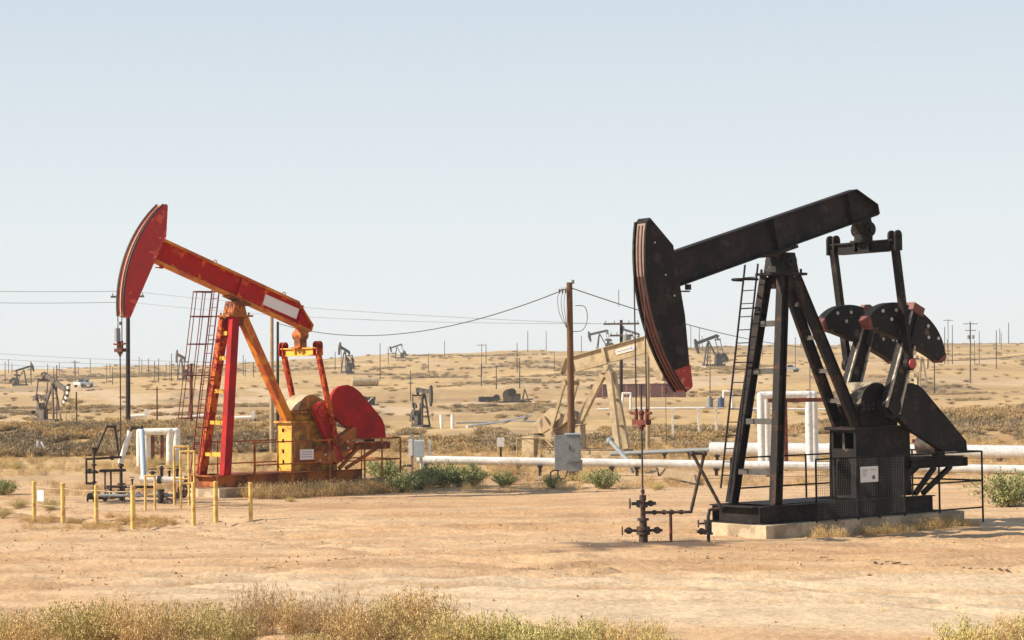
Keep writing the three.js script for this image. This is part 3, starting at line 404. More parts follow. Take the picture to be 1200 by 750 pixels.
// ---------- guard fences round the pads ----------
function railing(label, pos, turn, o) {
  const t = thing('guard_railing', label, 'railing', pos, turn);
  const r = o.r ?? 0.022, m = o.m;
  for (const [x, z, lo] of o.posts) mesh('post', tube(V(x, lo ?? 0.33, z), V(x, o.top, z), r * 1.15, 6), m, t);
  for (const [x0, z0, x1, z1, y] of o.rails) mesh('rail', tube(V(x0, y, z0), V(x1, y, z1), r, 6), m, t);
  return t;
}
{
  const fx = [1.62, 2.25, 3.0, 3.72, 4.6, 5.85, 7.45];
  const t = railing('black guard fence with wire mesh panels beside the black pumpjack', blackO, 38 * D2R, { top: 1.76, m: M.black,
    posts: [...fx.map(x => [x, 1.1, x > 6.8 ? 0.02 : undefined]), [7.45, -1.1, 0.02], [6.6, -1.1], [5.2, -1.1], [3.6, -1.1], [2.4, -1.1], [1.1, -1.1]],
    rails: [[1.62, 1.1, 7.45, 1.1, 1.76], [4.6, 1.1, 7.45, 1.1, 1.05], [4.6, 1.1, 7.45, 1.1, 0.40], [7.45, 1.1, 7.45, -1.1, 1.76], [7.45, 1.1, 7.45, -1.1, 1.05], [1.1, -1.1, 7.45, -1.1, 1.76], [1.1, -1.1, 7.45, -1.1, 1.05], [1.62, 1.1, 4.6, 1.1, 0.40]] });
  const wires = (x0, x1) => { const gs = []; for (let x = x0; x <= x1; x += 0.06) gs.push(box(0.005, 1.34, 0.005, x, 1.08, 1.1)); for (let y = 0.44; y < 1.74; y += 0.06) gs.push(box(x1 - x0, 0.005, 0.005, (x0 + x1) / 2, y, 1.1)); return gs; };
  for (const [a, b] of [[1.64, 2.23], [2.27, 2.98], [3.02, 3.70], [3.74, 4.58]]) { const p = mesh('wire_mesh_panel', wires(a, b), M.meshWire, t); }
  const cv = document.createElement('canvas'); cv.width = 128; cv.height = 80; const c = cv.getContext('2d'); c.fillStyle = '#d9d4d0'; c.fillRect(0, 0, 128, 80); c.fillStyle = '#9a9490'; for (let i = 0; i < 4; i++) c.fillRect(12, 14 + i * 10, 40 - i * 4, 5); c.fillRect(70, 16, 40, 4); c.fillStyle = '#4a4446'; c.beginPath(); c.arc(94, 56, 11, 0, 7); c.fill(); c.fillStyle = '#9a9490'; c.fillRect(90, 50, 8, 4);
  const tx = new THREE.CanvasTexture(cv); tx.colorSpace = THREE.SRGBColorSpace;
  const sg = new THREE.Mesh(new THREE.BoxGeometry(0.6, 0.36, 0.012), new THREE.MeshStandardMaterial({ map: tx, roughness: 0.5 })); sg.name = 'warning_sign'; sg.position.set(3.36, 1.36, 1.13); sg.userData.label = 'white notice board with grey print and round dark mark'; sg.castShadow = true; t.add(sg);
  const p2 = railing('rusty yellow pipe railing round the red and yellow pumpjack', redO, 42 * D2R, { top: 1.78, r: 0.026, m: M.rustOrange,
    posts: [[1.36, 1.1], [2.88, 1.1], [4.38, 1.1], [5.85, 1.1], [6.6, 1.1], [7.4, 1.1], [7.4, -1.1], [5.9, -1.1], [4.4, -1.1], [2.9, -1.1], [1.4, -1.1], [0.5, -1.1]],
    rails: [[1.36, 1.1, 7.4, 1.1, 1.78], [1.36, 1.1, 7.4, 1.1, 1.05], [1.36, 1.1, 7.4, 1.1, 0.42], [0.5, -1.1, 7.4, -1.1, 1.78], [0.5, -1.1, 7.4, -1.1, 1.05], [7.4, 1.1, 7.4, -1.1, 1.78], [7.4, 1.1, 7.4, -1.1, 1.05]] });
  const cv2 = document.createElement('canvas'); cv2.width = 96; cv2.height = 64; const c2 = cv2.getContext('2d'); c2.fillStyle = '#e2d6d2'; c2.fillRect(0, 0, 96, 64); c2.fillStyle = '#a8888c'; for (let i = 0; i < 3; i++) for (let k = 0; k < 6; k++) c2.fillRect(10 + k * 13, 12 + i * 15, 9, 7);
  const tx2 = new THREE.CanvasTexture(cv2); tx2.colorSpace = THREE.SRGBColorSpace;
  const s2 = new THREE.Mesh(new THREE.BoxGeometry(0.55, 0.34, 0.012), new THREE.MeshStandardMaterial({ map: tx2, roughness: 0.5 })); s2.name = 'warning_sign'; s2.position.set(3.42, 1.33, 1.135); s2.userData.label = 'small white notice board with faded print'; p2.add(s2);
}

// ---------- wellheads ----------
const blackWell = V(...blackO).add(V(Math.cos(38 * D2R), 0, -Math.sin(38 * D2R)).multiplyScalar(1.75 - 4.36 - 0.03));
const redWell = V(...redO).add(V(Math.cos(42 * D2R), 0, -Math.sin(42 * D2R)).multiplyScalar(1.4 - 4.28 - 0.03));
function wheel(x, y, z, r, ax) { const g = new THREE.TorusGeometry(r, r * 0.14, 6, 16); if (ax === 'x') g.rotateY(Math.PI / 2); if (ax === 'y') g.rotateX(Math.PI / 2); g.translate(x, y, z); const gs = [g_(g)]; for (const s of [0, Math.PI / 2]) { const a = Math.cos(s) * r, b = Math.sin(s) * r; gs.push(ax === 'x' ? tube(V(x, y - b, z - a), V(x, y + b, z + a), r * 0.1, 5) : ax === 'y' ? tube(V(x - a, y, z - b), V(x + a, y, z + b), r * 0.1, 5) : tube(V(x - a, y - b, z), V(x + a, y + b, z), r * 0.1, 5)); } return gs; }
function stack(h, s = 1) { return [vcyl(0.13 * s, 0.3, 0, 0.1, 0), vcyl(0.2 * s, 0.09, 0, 0.28, 0, 16), vcyl(0.2 * s, 0.09, 0, 0.4, 0, 16), vcyl(0.11 * s, 0.3, 0, 0.5, 0), vcyl(0.17 * s, 0.07, 0, 0.68, 0, 14), vcyl(0.075 * s, h - 0.9, 0, 0.7 + (h - 0.9) / 2, 0), vcyl(0.14 * s, 0.1, 0, h * 0.72, 0, 12), vcyl(0.1 * s, 0.16, 0, h * 0.88, 0, 12), vcyl(0.06 * s, 0.12, 0, h, 0, 10), ...Array.from({ length: 8 }, (_, i) => vcyl(0.018, 0.26, Math.cos(i * 0.785) * 0.165 * s, 0.34, Math.sin(i * 0.785) * 0.165 * s, 5))]; }
{
  const y = gy(blackWell.x, blackWell.z), t = thing('wellhead', 'dark wellhead with bent flow pipe in front of the black pumpjack', 'wellhead', [blackWell.x, y, blackWell.z], 0);
  t.scale.set(0.83, 0.73, 0.83);
  mesh('casing_head', stack(1.5, 0.9), M.darkIron, t);
  mesh('side_valve', [tube(V(-0.5, 0.35, 0), V(0.5, 0.35, 0), 0.045), disc(0.1, 0.12, -0.38, 0.35, 0), ...wheel(-0.55, 0.35, 0.0, 0.12, 'x'), disc(0.1, 0.12, 0.36, 0.35, 0)], M.darkIron, t);
  mesh('side_valve', [tube(V(-0.3, 1.15, 0), V(0.34, 1.15, 0), 0.05), ...wheel(-0.34, 1.15, 0, 0.14, 'x'), disc(0.09, 0.1, 0.2, 1.15, 0), box(0.14, 0.2, 0.14, -0.1, 1.15, 0)], M.darkIron, t);
  mesh('flow_pipe', [path([V(0, 0.88, 0), V(1.25, 0.88, 0), V(1.62, 2.6, 0.05), V(1.30, 2.62, 0.2)], 0.045), path([V(1.30, 2.62, 0.2), V(2.03, 1.0, 0.2), V(1.72, 0.95, 0.22), V(1.68, 0.75, 0.22), V(1.68, -0.2, 0.22)], 0.045), ...[0.3, 0.55, 0.75, 1.0].map(x => disc(0.075, 0.05, x, 0.88, 0, 10).rotateY(0)), ball(0.08, 1.30, 2.62, 0.2), ball(0.08, 1.62, 2.6, 0.05)], M.darkIron, t);
  mesh('pipe_prop', tube(V(0.72, -0.1, 0), V(0.72, 0.85, 0), 0.04, 8), M.rust, t);
  mesh('control_valve', [vcyl(0.09, 0.34, 1.68, 0.45, 0.22), ...wheel(1.42, 0.55, 0.24, 0.11, 'x'), tube(V(1.68, 0.55, 0.22), V(1.42, 0.55, 0.24), 0.03), tube(V(1.68, 0.3, 0.22), V(1.38, 0.32, 0.3), 0.05), disc(0.1, 0.08, 1.5, 0.32, 0.26), vcyl(0.12, 0.06, 1.68, 0.62, 0.22, 10), vcyl(0.12, 0.06, 1.68, 0.25, 0.22, 10)], M.darkIron, t);
}
{
  const y = gy(redWell.x, redWell.z), t = thing('wellhead', 'dark wellhead with white insulated pipes beside the yellow posts', 'wellhead', [redWell.x, y, redWell.z], 0);
  t.scale.set(0.68, 0.76, 0.76);
  mesh('casing_head', stack(2.0, 1.0), M.darkIron, t);
  mesh('valve_tree', [path([V(-1.1, -0.2, 0.6), V(-1.1, 2.0, 0.6)], 0.06), ...[0.35, 0.8, 1.25, 1.5].map(h => vcyl(0.12, 0.07, -1.1, h, 0.6, 10)), path([V(-1.05, 0.75, 0.6), V(-1.45, 0.75, 0.6), V(-1.45, 1.75, 0.6), V(-1.1, 1.75, 0.6)], 0.05), disc(0.11, 0.1, -1.3, 1.25, 0.6), tube(V(-1.5, 1.2, 0.6), V(-0.9, 1.2, 0.6), 0.05), ...wheel(-1.15, 2.2, 0.6, 0.14, 'y'), vcyl(0.1, 0.2, -1.1, 2.1, 0.6), ...wheel(-1.4, 0.15, 0.6, 0.14, 'x'), tube(V(-1.4, 0.15, 0.6), V(-0.6, 0.15, 0.6), 0.06), disc(0.13, 0.1, -0.6, 0.15, 0.6), box(0.34, 0.16, 0.2, -1.2, 0.28, 0.6)], M.darkIron, t);
  mesh('flow_pipe', [path([V(-1.1, 1.85, 0.6), V(-0.55, 3.05, 0.4), V(-0.2, 3.05, 0.3), V(-0.02, 1.55, 0.1)], 0.055), path([V(-1.1, 1.75, 0.6), V(0.1, 1.8, 0.3)], 0.05), path([V(-0.9, 1.25, 0.4), V(0.25, 1.25, 0.1)], 0.06), disc(0.1, 0.12, -0.3, 1.78, 0.45), path([V(-0.4, 1.25, 0.3), V(-0.4, 0.1, 0.3)], 0.045), path([V(-0.6, 0.6, 0.3), V(1.6, 0.55, 0.3)], 0.05), curveTube([V(-0.6, 0.55, 0.35), V(-0.1, 0.38, 0.6), V(0.5, 0.4, 0.6), V(0.9, 0.6, 0.4)], 0.035)], M.darkIron, t);
  mesh('pipe_crossover', [path([V(0.5, 2.85, 0.2), V(0.55, 2.98, 0.2), V(1.0, 3.0, 0.2), V(1.05, 2.85, 0.2)], 0.06), ball(0.09, 0.55, 2.98, 0.2), ball(0.09, 1.0, 3.0, 0.2)], M.darkIron, t);
  mesh('insulated_pipe', tube(V(0.02, 1.55, 0.2), V(0.48, 2.85, 0.2), 0.12, 14), M.white, t, 'cream white sloping insulated pipe');
  mesh('insulated_pipe', tube(V(1.02, 2.85, 0.2), V(1.5, 1.0, 2.2), 0.125, 14), M.insul, t, 'pale blue grey sloping insulated pipe');
  const ZF = 2.3, YF = 0.28;
  mesh('insulated_pipe', [tube(V(1.35, 0.68 + YF, ZF), V(2.15, 0.66 + YF, ZF), 0.13, 14), tube(V(2.3, 0.66 + YF, ZF), V(3.35, 0.62 + YF, ZF), 0.13, 14)], M.white, t, 'white horizontal insulated pipe');
  mesh('pipe_clamp', [tube(V(2.14, 0.66 + YF, ZF), V(2.31, 0.66 + YF, ZF), 0.16, 12), tube(V(3.35, 0.62 + YF, ZF), V(3.5, 0.62 + YF, ZF), 0.18, 12)], M.darkIron, t);
  for (const [x, h, r] of [[2.3, 0.5, 0.07], [3.0, 0.4, 0.06], [1.9, 0.3, 0.09], [2.65, 0.32, 0.05]]) mesh('riser', [vcyl(r, h, x, 0.7 + YF + h / 2, ZF - 0.1), vcyl(r * 1.8, 0.05, x, 0.7 + YF + h * 0.8, ZF - 0.1, 10), ...wheel(x, 0.78 + YF + h, ZF - 0.1, r * 1.9, 'y')], M.darkIron, t);
  mesh('return_pipe', [path([V(-0.8, 0.34, ZF - 0.3), V(0.6, 0.32, ZF - 0.1), V(3.3, 0.30, ZF)], 0.06), tube(V(1.7, 0.33, ZF), V(2.6, 0.31, ZF), 0.1, 10)], M.grey, t);
  mesh('gate_valve', [vcyl(0.13, 0.5, 2.3, 0.3, ZF + 0.1), vcyl(0.17, 0.08, 2.3, 0.52, ZF + 0.1, 12), ...wheel(2.65, 0.0, ZF + 0.3, 0.2, 'z'), tube(V(2.3, 0.02, ZF + 0.1), V(2.65, 0.0, ZF + 0.3), 0.05), vcyl(0.14, 0.5, 2.3, -0.1, ZF + 0.1), vcyl(0.18, 0.08, 2.3, 0.1, ZF + 0.1, 12)], M.darkIron, t);
  mesh('gate_valve', [...wheel(3.3, 0.5, ZF + 0.15, 0.22, 'z'), disc(0.16, 0.12, 3.3, 0.36, ZF), disc(0.14, 0.2, 3.05, 0.31, ZF), ...wheel(3.55, 0.62, ZF + 0.2, 0.2, 'z'), tube(V(3.3, 0.3, ZF), V(3.6, 0.7, ZF), 0.07)], M.darkIron, t);
  mesh('gate_valve', [disc(0.13, 0.16, 0.9, 0.34, ZF - 0.1), vcyl(0.06, 0.3, 0.9, 0.5, ZF - 0.1), ...wheel(0.9, 0.68, ZF - 0.1, 0.14, 'y'), disc(0.12, 0.14, 1.25, 0.34, ZF - 0.1)], M.grey, t);
  mesh('flow_loop', [curveTube([V(-0.5, 0.5, 1.0), V(-0.2, 0.25, 1.3), V(0.3, 0.22, 1.4), V(0.8, 0.35, 1.6)], 0.04), curveTube([V(-0.9, 0.45, 0.9), V(-0.5, 0.2, 1.1), V(0.1, 0.2, 1.1), V(0.6, 0.5, 1.0)], 0.04)], M.darkIron, t);
  for (const [x, z, h] of [[-0.62, 0.5, 1.2], [0.3, 0.7, 0.6], [0.75, 1.1, 0.9]]) mesh('standpipe', [vcyl(0.035, h + 0.3, x, h / 2 - 0.15, z, 8), vcyl(0.07, 0.06, x, h, z, 8), ...wheel(x, h + 0.1, z, 0.1, 'y')], M.darkIron, t);
  for (const x of [2.9, 3.15]) mesh('prop_post', vcyl(0.04, 1.2, x, 0.3, ZF - 0.1, 8), M.rustOrange, t);
}
// ---------- yellow posts with cables ----------
function cableFence(label, posts, sign) {
  const P = posts.map(([x, yb]) => gpt(x, yb)); const t = thing('cable_fence', label, 'fence', [P[0].x, P[0].y, P[0].z]); const o = P[0];
  const L = P.map(p => p.clone().sub(o));
  L.forEach((p, i) => { const q = mesh('post', [vcyl(0.056 + 0.007 * (i % 2), posts[i][2] + 0.3, p.x, p.y + (posts[i][2] - 0.3) / 2, p.z, 14), ball(0.058, p.x, p.y + posts[i][2], p.z, 1, 0.4, 1)], M.yellowPost, t); });
  for (let i = 0; i < L.length - 1; i++) for (const k of [0.88, 0.42]) { const a = L[i].clone(), b = L[i + 1].clone(); a.y += posts[i][2] * k; b.y += posts[i + 1][2] * k; const mid = a.clone().lerp(b, 0.5); mid.y -= 0.03; mesh('cable', curveTube([a, mid, b], 0.013, 8, 5), M.cream, t); }
  if (sign) { const a = L[0], b = L[1], c = a.clone().lerp(b, 0.24); const ang = -Math.atan2(b.z - a.z, b.x - a.x); mesh('white_placard', box(0.26, 0.3, 0.012, c.x, c.y + 0.68, c.z + 0.03, 0, ang), M.white, t, 'plain white square placard'); }
  return t;
}
cableFence('four yellow posts with two cables and a white placard', [[40, 609, 1.04], [74, 612, 1.04], [113, 616, 1.06], [156, 619, 1.08]], true);
cableFence('three yellow posts with two cables beside the wellhead valves', [[227, 615, 1.1], [253, 611, 1.06], [294, 611, 1.04]], false);
{ // yellow tubular guards behind
  for (const [x, yb, h, w, lab] of [[213, 592, 1.75, 0.22, 'narrow tall yellow tube frame behind the white insulated pipe'], [220, 597, 1.7, 0.2, 'narrow yellow tube frame with two legs beside the red ladder'], [176, 598, 1.0, 0.14, 'short yellow tube hoop behind the wellhead valve']]) { const p = gpt(x, yb); const t = thing('tube_guard', lab, 'guard frame', [p.x, p.y, p.z]); mesh('frame', path([V(-w, -0.2, 0), V(-w, h, 0), V(w, h, 0), V(w, -0.2, 0)], 0.035), M.yellowPost, t); mesh('brace', tube(V(-w, h * 0.45, 0), V(w, h * 0.45, 0), 0.03, 8), M.yellowPost, t); }
}
// ---------- pipelines ----------
function pipeline(name, label, pts, r, mat, supports = [], supMat = M.darkIron) { // pts in world
  const o = pts[0].clone(), t = thing(name, label, 'pipeline', [o.x, o.y, o.z]); const L = pts.map(p => p.clone().sub(o));
  mesh('pipe', path(L, r, 16), mat, t);
  for (let i = 0; i < L.length - 1; i++) { const n = Math.floor(L[i].distanceTo(L[i + 1]) / 6); for (let k = 1; k <= n; k++) { const a = L[i].clone().lerp(L[i + 1], k / (n + 1)), b = a.clone().add(L[i + 1].clone().sub(L[i]).normalize().multiplyScalar(0.08)); mesh('coupling', tube(a, b, r * 1.06, 16), mat, t); } }
  for (const s of supports) { const p = L[s[0]].clone().lerp(L[s[0] + 1], s[1]); const w = p.clone().add(o), g = gy(w.x, w.z) - o.y - 0.15; const pr = 0.06; mesh('support', [box(pr * 2, p.y - r - g, pr * 2, p.x, (p.y - r + g) / 2, p.z), box(0.2, 0.06, 0.4, p.x, p.y - r - 0.02, p.z)], supMat, t); }
  return t;
}
{ const D = 76; const run = (pts) => pts.map(([x, y, d]) => at(x, y, d));
  pipeline('pipeline', 'long white pipeline on short posts passing behind the utility pole', run([[489, 539, 77], [1240, 551, 73]]), 0.165, M.pipe, [[0, 0.015], [0, 0.09], [0, 0.165], [0, 0.2], [0, 0.262], [0, 0.315], [0, 0.355], [0, 0.39], [0, 0.48], [0, 0.56], [0, 0.7], [0, 0.83], [0, 0.95]]);
  pipeline('pipeline', 'thick bright silver pipeline beyond the black pumpjack', run([[832, 526, 88], [1260, 531, 84]]), 0.30, M.silver, [[0, 0.02], [0, 0.2], [0, 0.4], [0, 0.6], [0, 0.8], [0, 0.95]]);
  pipeline('pipeline', 'thinner grey pipe feeding the thick silver pipeline', run([[716, 532, 90], [831, 527, 88.2]]), 0.1, M.grey, [[0, 0.3], [0, 0.55], [0, 0.8]]);
  pipeline('pipeline', 'pale pipe lying low on the dirt below the white pipeline', run([[716, 563, 72], [905, 570, 70.5]]), 0.07, M.cream, [[0, 0.05], [0, 0.5], [0, 0.95]]);
  pipeline('pipeline', 'thin white raised pipe with square bends on slender posts', run([[700, 480, 126], [729, 479, 126], [730, 461, 126], [739, 461, 126], [739, 479, 126], [848, 478, 126], [848, 459, 126], [858, 459, 126], [858, 479, 126], [1000, 480, 126]]), 0.075, M.white, [[4, 0.12], [4, 0.45], [4, 0.73], [4, 0.92], [8, 0.3]], M.white);
  pipeline('pipeline', 'white pipe sloping across the straw beyond the cabinet', [gpt(547, 502), gpt(585, 497), gpt(622, 489)].map(p => p.add(V(0, 0.2, 0))), 0.12, M.white);
  pipeline('pipeline', 'grey pipe lying along the scrub beside the white stub posts', [gpt(535, 497), gpt(640, 495)].map(p => p.add(V(0, 0.15, 0))), 0.1, M.grey);
  // expansion loops
  const loop = (label, x0, x1, yt, yb, d, r, mat, dz, sh) => { const g = at((x0 + x1) / 2, yb, d); const t = thing('expansion_loop', label, 'pipe loop', [g.x, g.y, g.z]); const sc = d / FPX, w = (x1 - x0) * sc / 2, h = (yb - yt) * sc; for (const k of [0, 1]) mesh('pipe', path([V(-w + k * sh, -0.3, -k * dz), V(-w + k * sh, h, -k * dz), V(w + k * sh, h, -k * dz), V(w + k * sh, -0.3, -k * dz)], r, 14), mat, t); return t; };
  loop('white double pipe arch behind the black pumpjack legs', 893, 949, 463, 549, 82, 0.155, M.pipe, 0.7, 0.32);
  loop('square white double pipe arch in front of the scrub bank', 164, 199, 506, 541, 93, 0.16, M.white, 0.5, 0.25);
  const hframe = (x0, x1, yt, yb, d, lab, post) => { const g = at((x0 + x1) / 2, yb, d), s = d / FPX; const t = thing('pipe_rack', lab, 'pipe rack', [g.x, g.y, g.z]); mesh('beam', box((x1 - x0) * s, 0.16, 0.16, 0, (yb - yt) * s, 0), M.rust, t); for (const q of post) mesh('post', box(0.14, (yb - yt) * s + 0.5, 0.14, (q - (x0 + x1) / 2) * s, (yb - yt) * s / 2 - 0.25, 0), M.rust, t); };
  hframe(902, 985, 469, 567, 79, 'rust red pipe rack behind the black pumpjack legs', [922, 978]);
  hframe(174, 194, 508, 534, 95, 'small rusty rack under the white pipe arch', [179, 190]);
  hframe(1070, 1110, 517, 560, 80, 'rust red pipe rack under the black belt guard', [1078, 1104]);
  // tilted corrugated sheet
  { const a = at(772, 546, 74), t = thing('corrugated_sheet', 'tan corrugated sheet leaning under the white pipeline', 'metal sheet', [a.x, a.y, a.z]); const b = at(815, 556, 69).sub(a), e = at(735, 540, 77).sub(a); for (let k = 0; k < 9; k++) { const z = -0.1 + k * 0.13; mesh('rib', bar(V(0.0, -0.05 - k * 0.03, z), b.clone().add(V(0, -0.02 - k * 0.03, z * 0.6)), 0.09, 0.02), M.woodPale, t); } }
  { const a = gpt(730, 562), t = thing('pipe_brace', 'blue grey sloping pipe brace at the cream pumpjack foot', 'pipe', [a.x, a.y, a.z]); const p = at(715, 517, 80).sub(a), q = at(737, 541, 77.5).sub(a); mesh('pipe', [tube(p, q, 0.09, 12), tube(q, V(q.x + 0.2, -0.2, q.z), 0.07, 12)], M.grey, t); mesh('flange', [ball(0.17, p.x, p.y, p.z)], M.grey, t); }
}
// ---------- electrical cabinet and boxes ----------
{ const a = gpt(492, 561), t = thing('electrical_cabinet', 'white electrical cabinet on two posts at the pipeline end', 'cabinet', [a.x, a.y, a.z]);
  for (const x of [-0.28, 0.06]) mesh('post', box(0.1, 1.9, 0.1, x, 0.75, 0), M.grey, t);
  mesh('cabinet_body', [box(0.42, 0.66, 0.28, -0.02, 1.15, 0.1), box(0.16, 0.62, 0.3, -0.33, 1.2, 0.12)], M.white, t); mesh('cabinet_door', box(0.34, 0.58, 0.02, -0.02, 1.15, 0.255), M.insul, t); mesh('side_panel', box(0.12, 0.6, 0.24, 0.38, 1.18, 0.05), M.white, t); mesh('conduit', curveTube([V(-0.3, 0.5, 0.1), V(-0.6, 0.5, 0.2), V(-0.9, 0.2, 0.25), V(-0.95, -0.1, 0.25)], 0.04), M.darkIron, t); mesh('conduit', tube(V(0.05, 0.85, 0.14), V(0.1, -0.2, 0.14), 0.05), M.insul, t); }
{ const a = gpt(587, 541), t = thing('meter_box', 'small white meter box on a dark post in the scrub', 'meter box', [a.x, a.y, a.z]); mesh('post', box(0.1, 1.0, 0.1, 0, 0.4, 0), M.darkIron, t); mesh('box', box(0.34, 0.42, 0.24, 0, 0.9, 0.06), M.white, t); }
for (const [x, y, h, lab] of [[517.5, 502, 16, 'white stub post'], [530.5, 502, 16, 'white stub post']]) { const a = gpt(x, y), t = single('stub_post', vcyl(0.2, h * -a.z / FPX + 0.4, 0, h * -a.z / FPX / 2 - 0.2, 0), M.white, 'thick white stub post beside the dark pumpjack', 'post', 'white stub posts'); t.position.copy(a); }
for (const [x0, x1, y, lab] of [[153, 172, 497, 'white pipe header on legs below the far dark pole'], [226, 246, 497, 'low white pipe rack behind the caged ladder'], [274, 298, 499, 'low white pipe rack behind the red leg']]) { const a = gpt(x0, y - 1), b = gpt(x1, y - 1), d = -a.z, s = d / FPX; const w = (x1 - x0) * s, t = thing('pipe_header', lab, 'pipe rack', [a.x, a.y, a.z]); mesh('pipe', tube(V(0, 8 * s, 0), V(w, 9 * s, 0), 2 * s, 8), M.white, t); for (let k = 0; k < 5; k++) mesh('leg', box(1.2 * s, 9 * s, 1.2 * s, w * (0.08 + k * 0.21), 3.5 * s, 0), M.white, t); mesh('end_box', box(4 * s, 9 * s, 4 * s, w * 0.95, 12 * s, 0), M.white, t); }

// ---------- utility poles and lines ----------
const PG = 'utility poles across the oil field';
function pole(x, yt, yb, o = {}) {
  const g = o.d ? at(x, yb, o.d) : gpt(x, yb); if (o.d) g.y = Math.min(g.y, gy(g.x, g.z)); const d = -g.z, s = d / FPX, base = gy(g.x, g.z), top = at(x, yt, d), h = top.y - base;
  const t = thing('utility_pole', o.label || 'thin bare utility pole on the dry hillside', 'utility pole', [g.x, base, g.z], 0, o.solo ? undefined : PG);
  const r = o.r ?? Math.max(0.1, 0.5 * s); const lean = top.x - g.x;
  mesh('shaft', tube(V(0, -0.5, 0), V(lean, h, 0), r, 10, r * 0.75), o.mat || M.woodDark, t);
  for (const [dy, w] of o.arms || []) { const a = mesh('crossarm', box(w, 0.12, 0.12, lean * (1 - dy / h), h - dy, r + 0.02), o.armMat || M.woodGrey, t); for (const k of [-0.45, -0.2, 0.2, 0.45]) mesh('insulator', vcyl(0.05, 0.16, lean * (1 - dy / h) + k * w, h - dy + 0.13, r + 0.02, 8), M.insulator, a); }
  for (const [dy, dx] of o.cans || []) mesh('transformer', vcyl(0.24, 0.7, lean + dx, h - dy, 0.1, 12), M.grey, t);
  t.userData.topW = [g.x + lean, base + h, g.z]; return t;
}
// the brown pole in the middle with its switch boxes
{ const t = pole(670, 331, 563, { mat: M.wood, r: 0.15, solo: true, label: 'brown wooden utility pole with grey switch boxes beside the white pipeline' }); delete t.userData.topW; const p = t.position, d = -p.z, top = at(667, 331, d).sub(p);
  t.children[0].rotation.z = 0.012;
  mesh('pole_cap', box(0.1, 0.14, 0.08, top.x + 0.14, top.y + 0.02, 0), M.grey, t);
  mesh('cable_drop', [curveTube([V(top.x + 0.2, top.y - 0.85, 0.1), V(top.x + 0.55, top.y - 0.9, 0.1), V(top.x + 0.63, top.y - 1.4, 0.1), V(top.x + 0.45, top.y - 1.75, 0.1), V(top.x + 0.12, top.y - 1.8, 0.1)], 0.015), ...[-0.42, -0.3, -0.2].map((x, i) => curveTube([V(top.x + x * 0.6, top.y - 0.18, 0.1), V(top.x + x, top.y - 0.5 - i * 0.1, 0.12), V(top.x + x * 0.9, top.y - 1.1, 0.14), V(top.x - 0.1, top.y - 1.7, 0.14)], 0.011))], M.wire, t);
  for (const x of [-0.36, -0.25, -0.14]) mesh('cutout', vcyl(0.03, 0.16, top.x + x, top.y - 0.32, 0.12, 8), M.porcelain, t);
  mesh('switch_box', box(0.46, 1.25, 0.3, -0.38, 1.02, 0.34), M.grey, t, 'pale grey tall switch box'); mesh('switch_box', box(0.52, 1.0, 0.36, 0.06, 1.18, 0.42), M.grey, t, 'grey switch box with a door'); mesh('box_door', box(0.42, 0.9, 0.02, 0.08, 1.18, 0.61), M.grey, t); mesh('box_hood', box(0.6, 0.05, 0.46, 0.06, 1.7, 0.42), M.insul, t); mesh('box_plinth', box(0.6, 0.4, 0.3, 0.08, 0.56, 0.38), M.grey, t);
  mesh('door_handle', box(0.03, 0.16, 0.03, -0.08, 1.2, 0.63), M.darkIron, t);
  mesh('conduit', [curveTube([V(-0.4, 0.4, 0.45), V(-0.75, 0.35, 0.5), V(-0.72, -0.05, 0.5), V(-0.2, -0.05, 0.5), V(0.0, 0.4, 0.5)], 0.03), curveTube([V(-0.5, 0.4, 0.45), V(-0.5, 0.15, 0.5), V(-0.28, 0.1, 0.5), V(-0.15, 0.4, 0.5)], 0.03), tube(V(0.2, 0.4, 0.5), V(0.15, -0.1, 0.4), 0.03)], M.darkIron, t); }
const P725 = pole(728, 375, 536, { d: 128, mat: M.woodDark, r: 0.13, solo: true, arms: [[0.25, 2.3], [1.0, 1.5]], cans: [[1.3, 0.3]], label: 'dark power pole with crossarms and insulators behind the cream pumpjack' }); mesh('lightning_rod', tube(V(0, 8.6, 0), V(0, 9.7, 0), 0.02, 5), M.darkIron, P725); delete P725.userData.topW;
pole(318.5, 371, 538, { d: 105, mat: M.woodPale, r: 0.125, solo: true, label: 'pale grey wooden pole behind the red rear leg' });
pole(325.5, 377, 537, { d: 108, mat: M.woodDark, r: 0.09, solo: true, label: 'slim black pole with hardware behind the red rear leg', cans: [] });
pole(150, 338, 497, { arms: [[0.5, 2.0]], mat: M.woodDark, r: 0.15, solo: true, label: 'tall dark pole behind the red horse head' });
pole(759, 372, 534, { d: 104, mat: M.woodPale, r: 0.12, solo: true, label: 'pale wooden pole behind the black horse head' });
pole(224, 426, 496, { mat: M.rust, r: 0.12, solo: true, label: 'rusty post standing beside the caged ladder' });
pole(184, 453, 498, { mat: M.rust, r: 0.05, solo: true, label: 'thin rusty rod on the scrub bank' });
pole(66.5, 428, 495, { mat: M.rust, r: 0.06, solo: true, label: 'thin rusty rod behind the grey striped pumpjack' });
pole(89.5, 459, 495, { mat: M.woodDark, r: 0.08, solo: true, label: 'short dark post in front of the striped pumpjack head' });
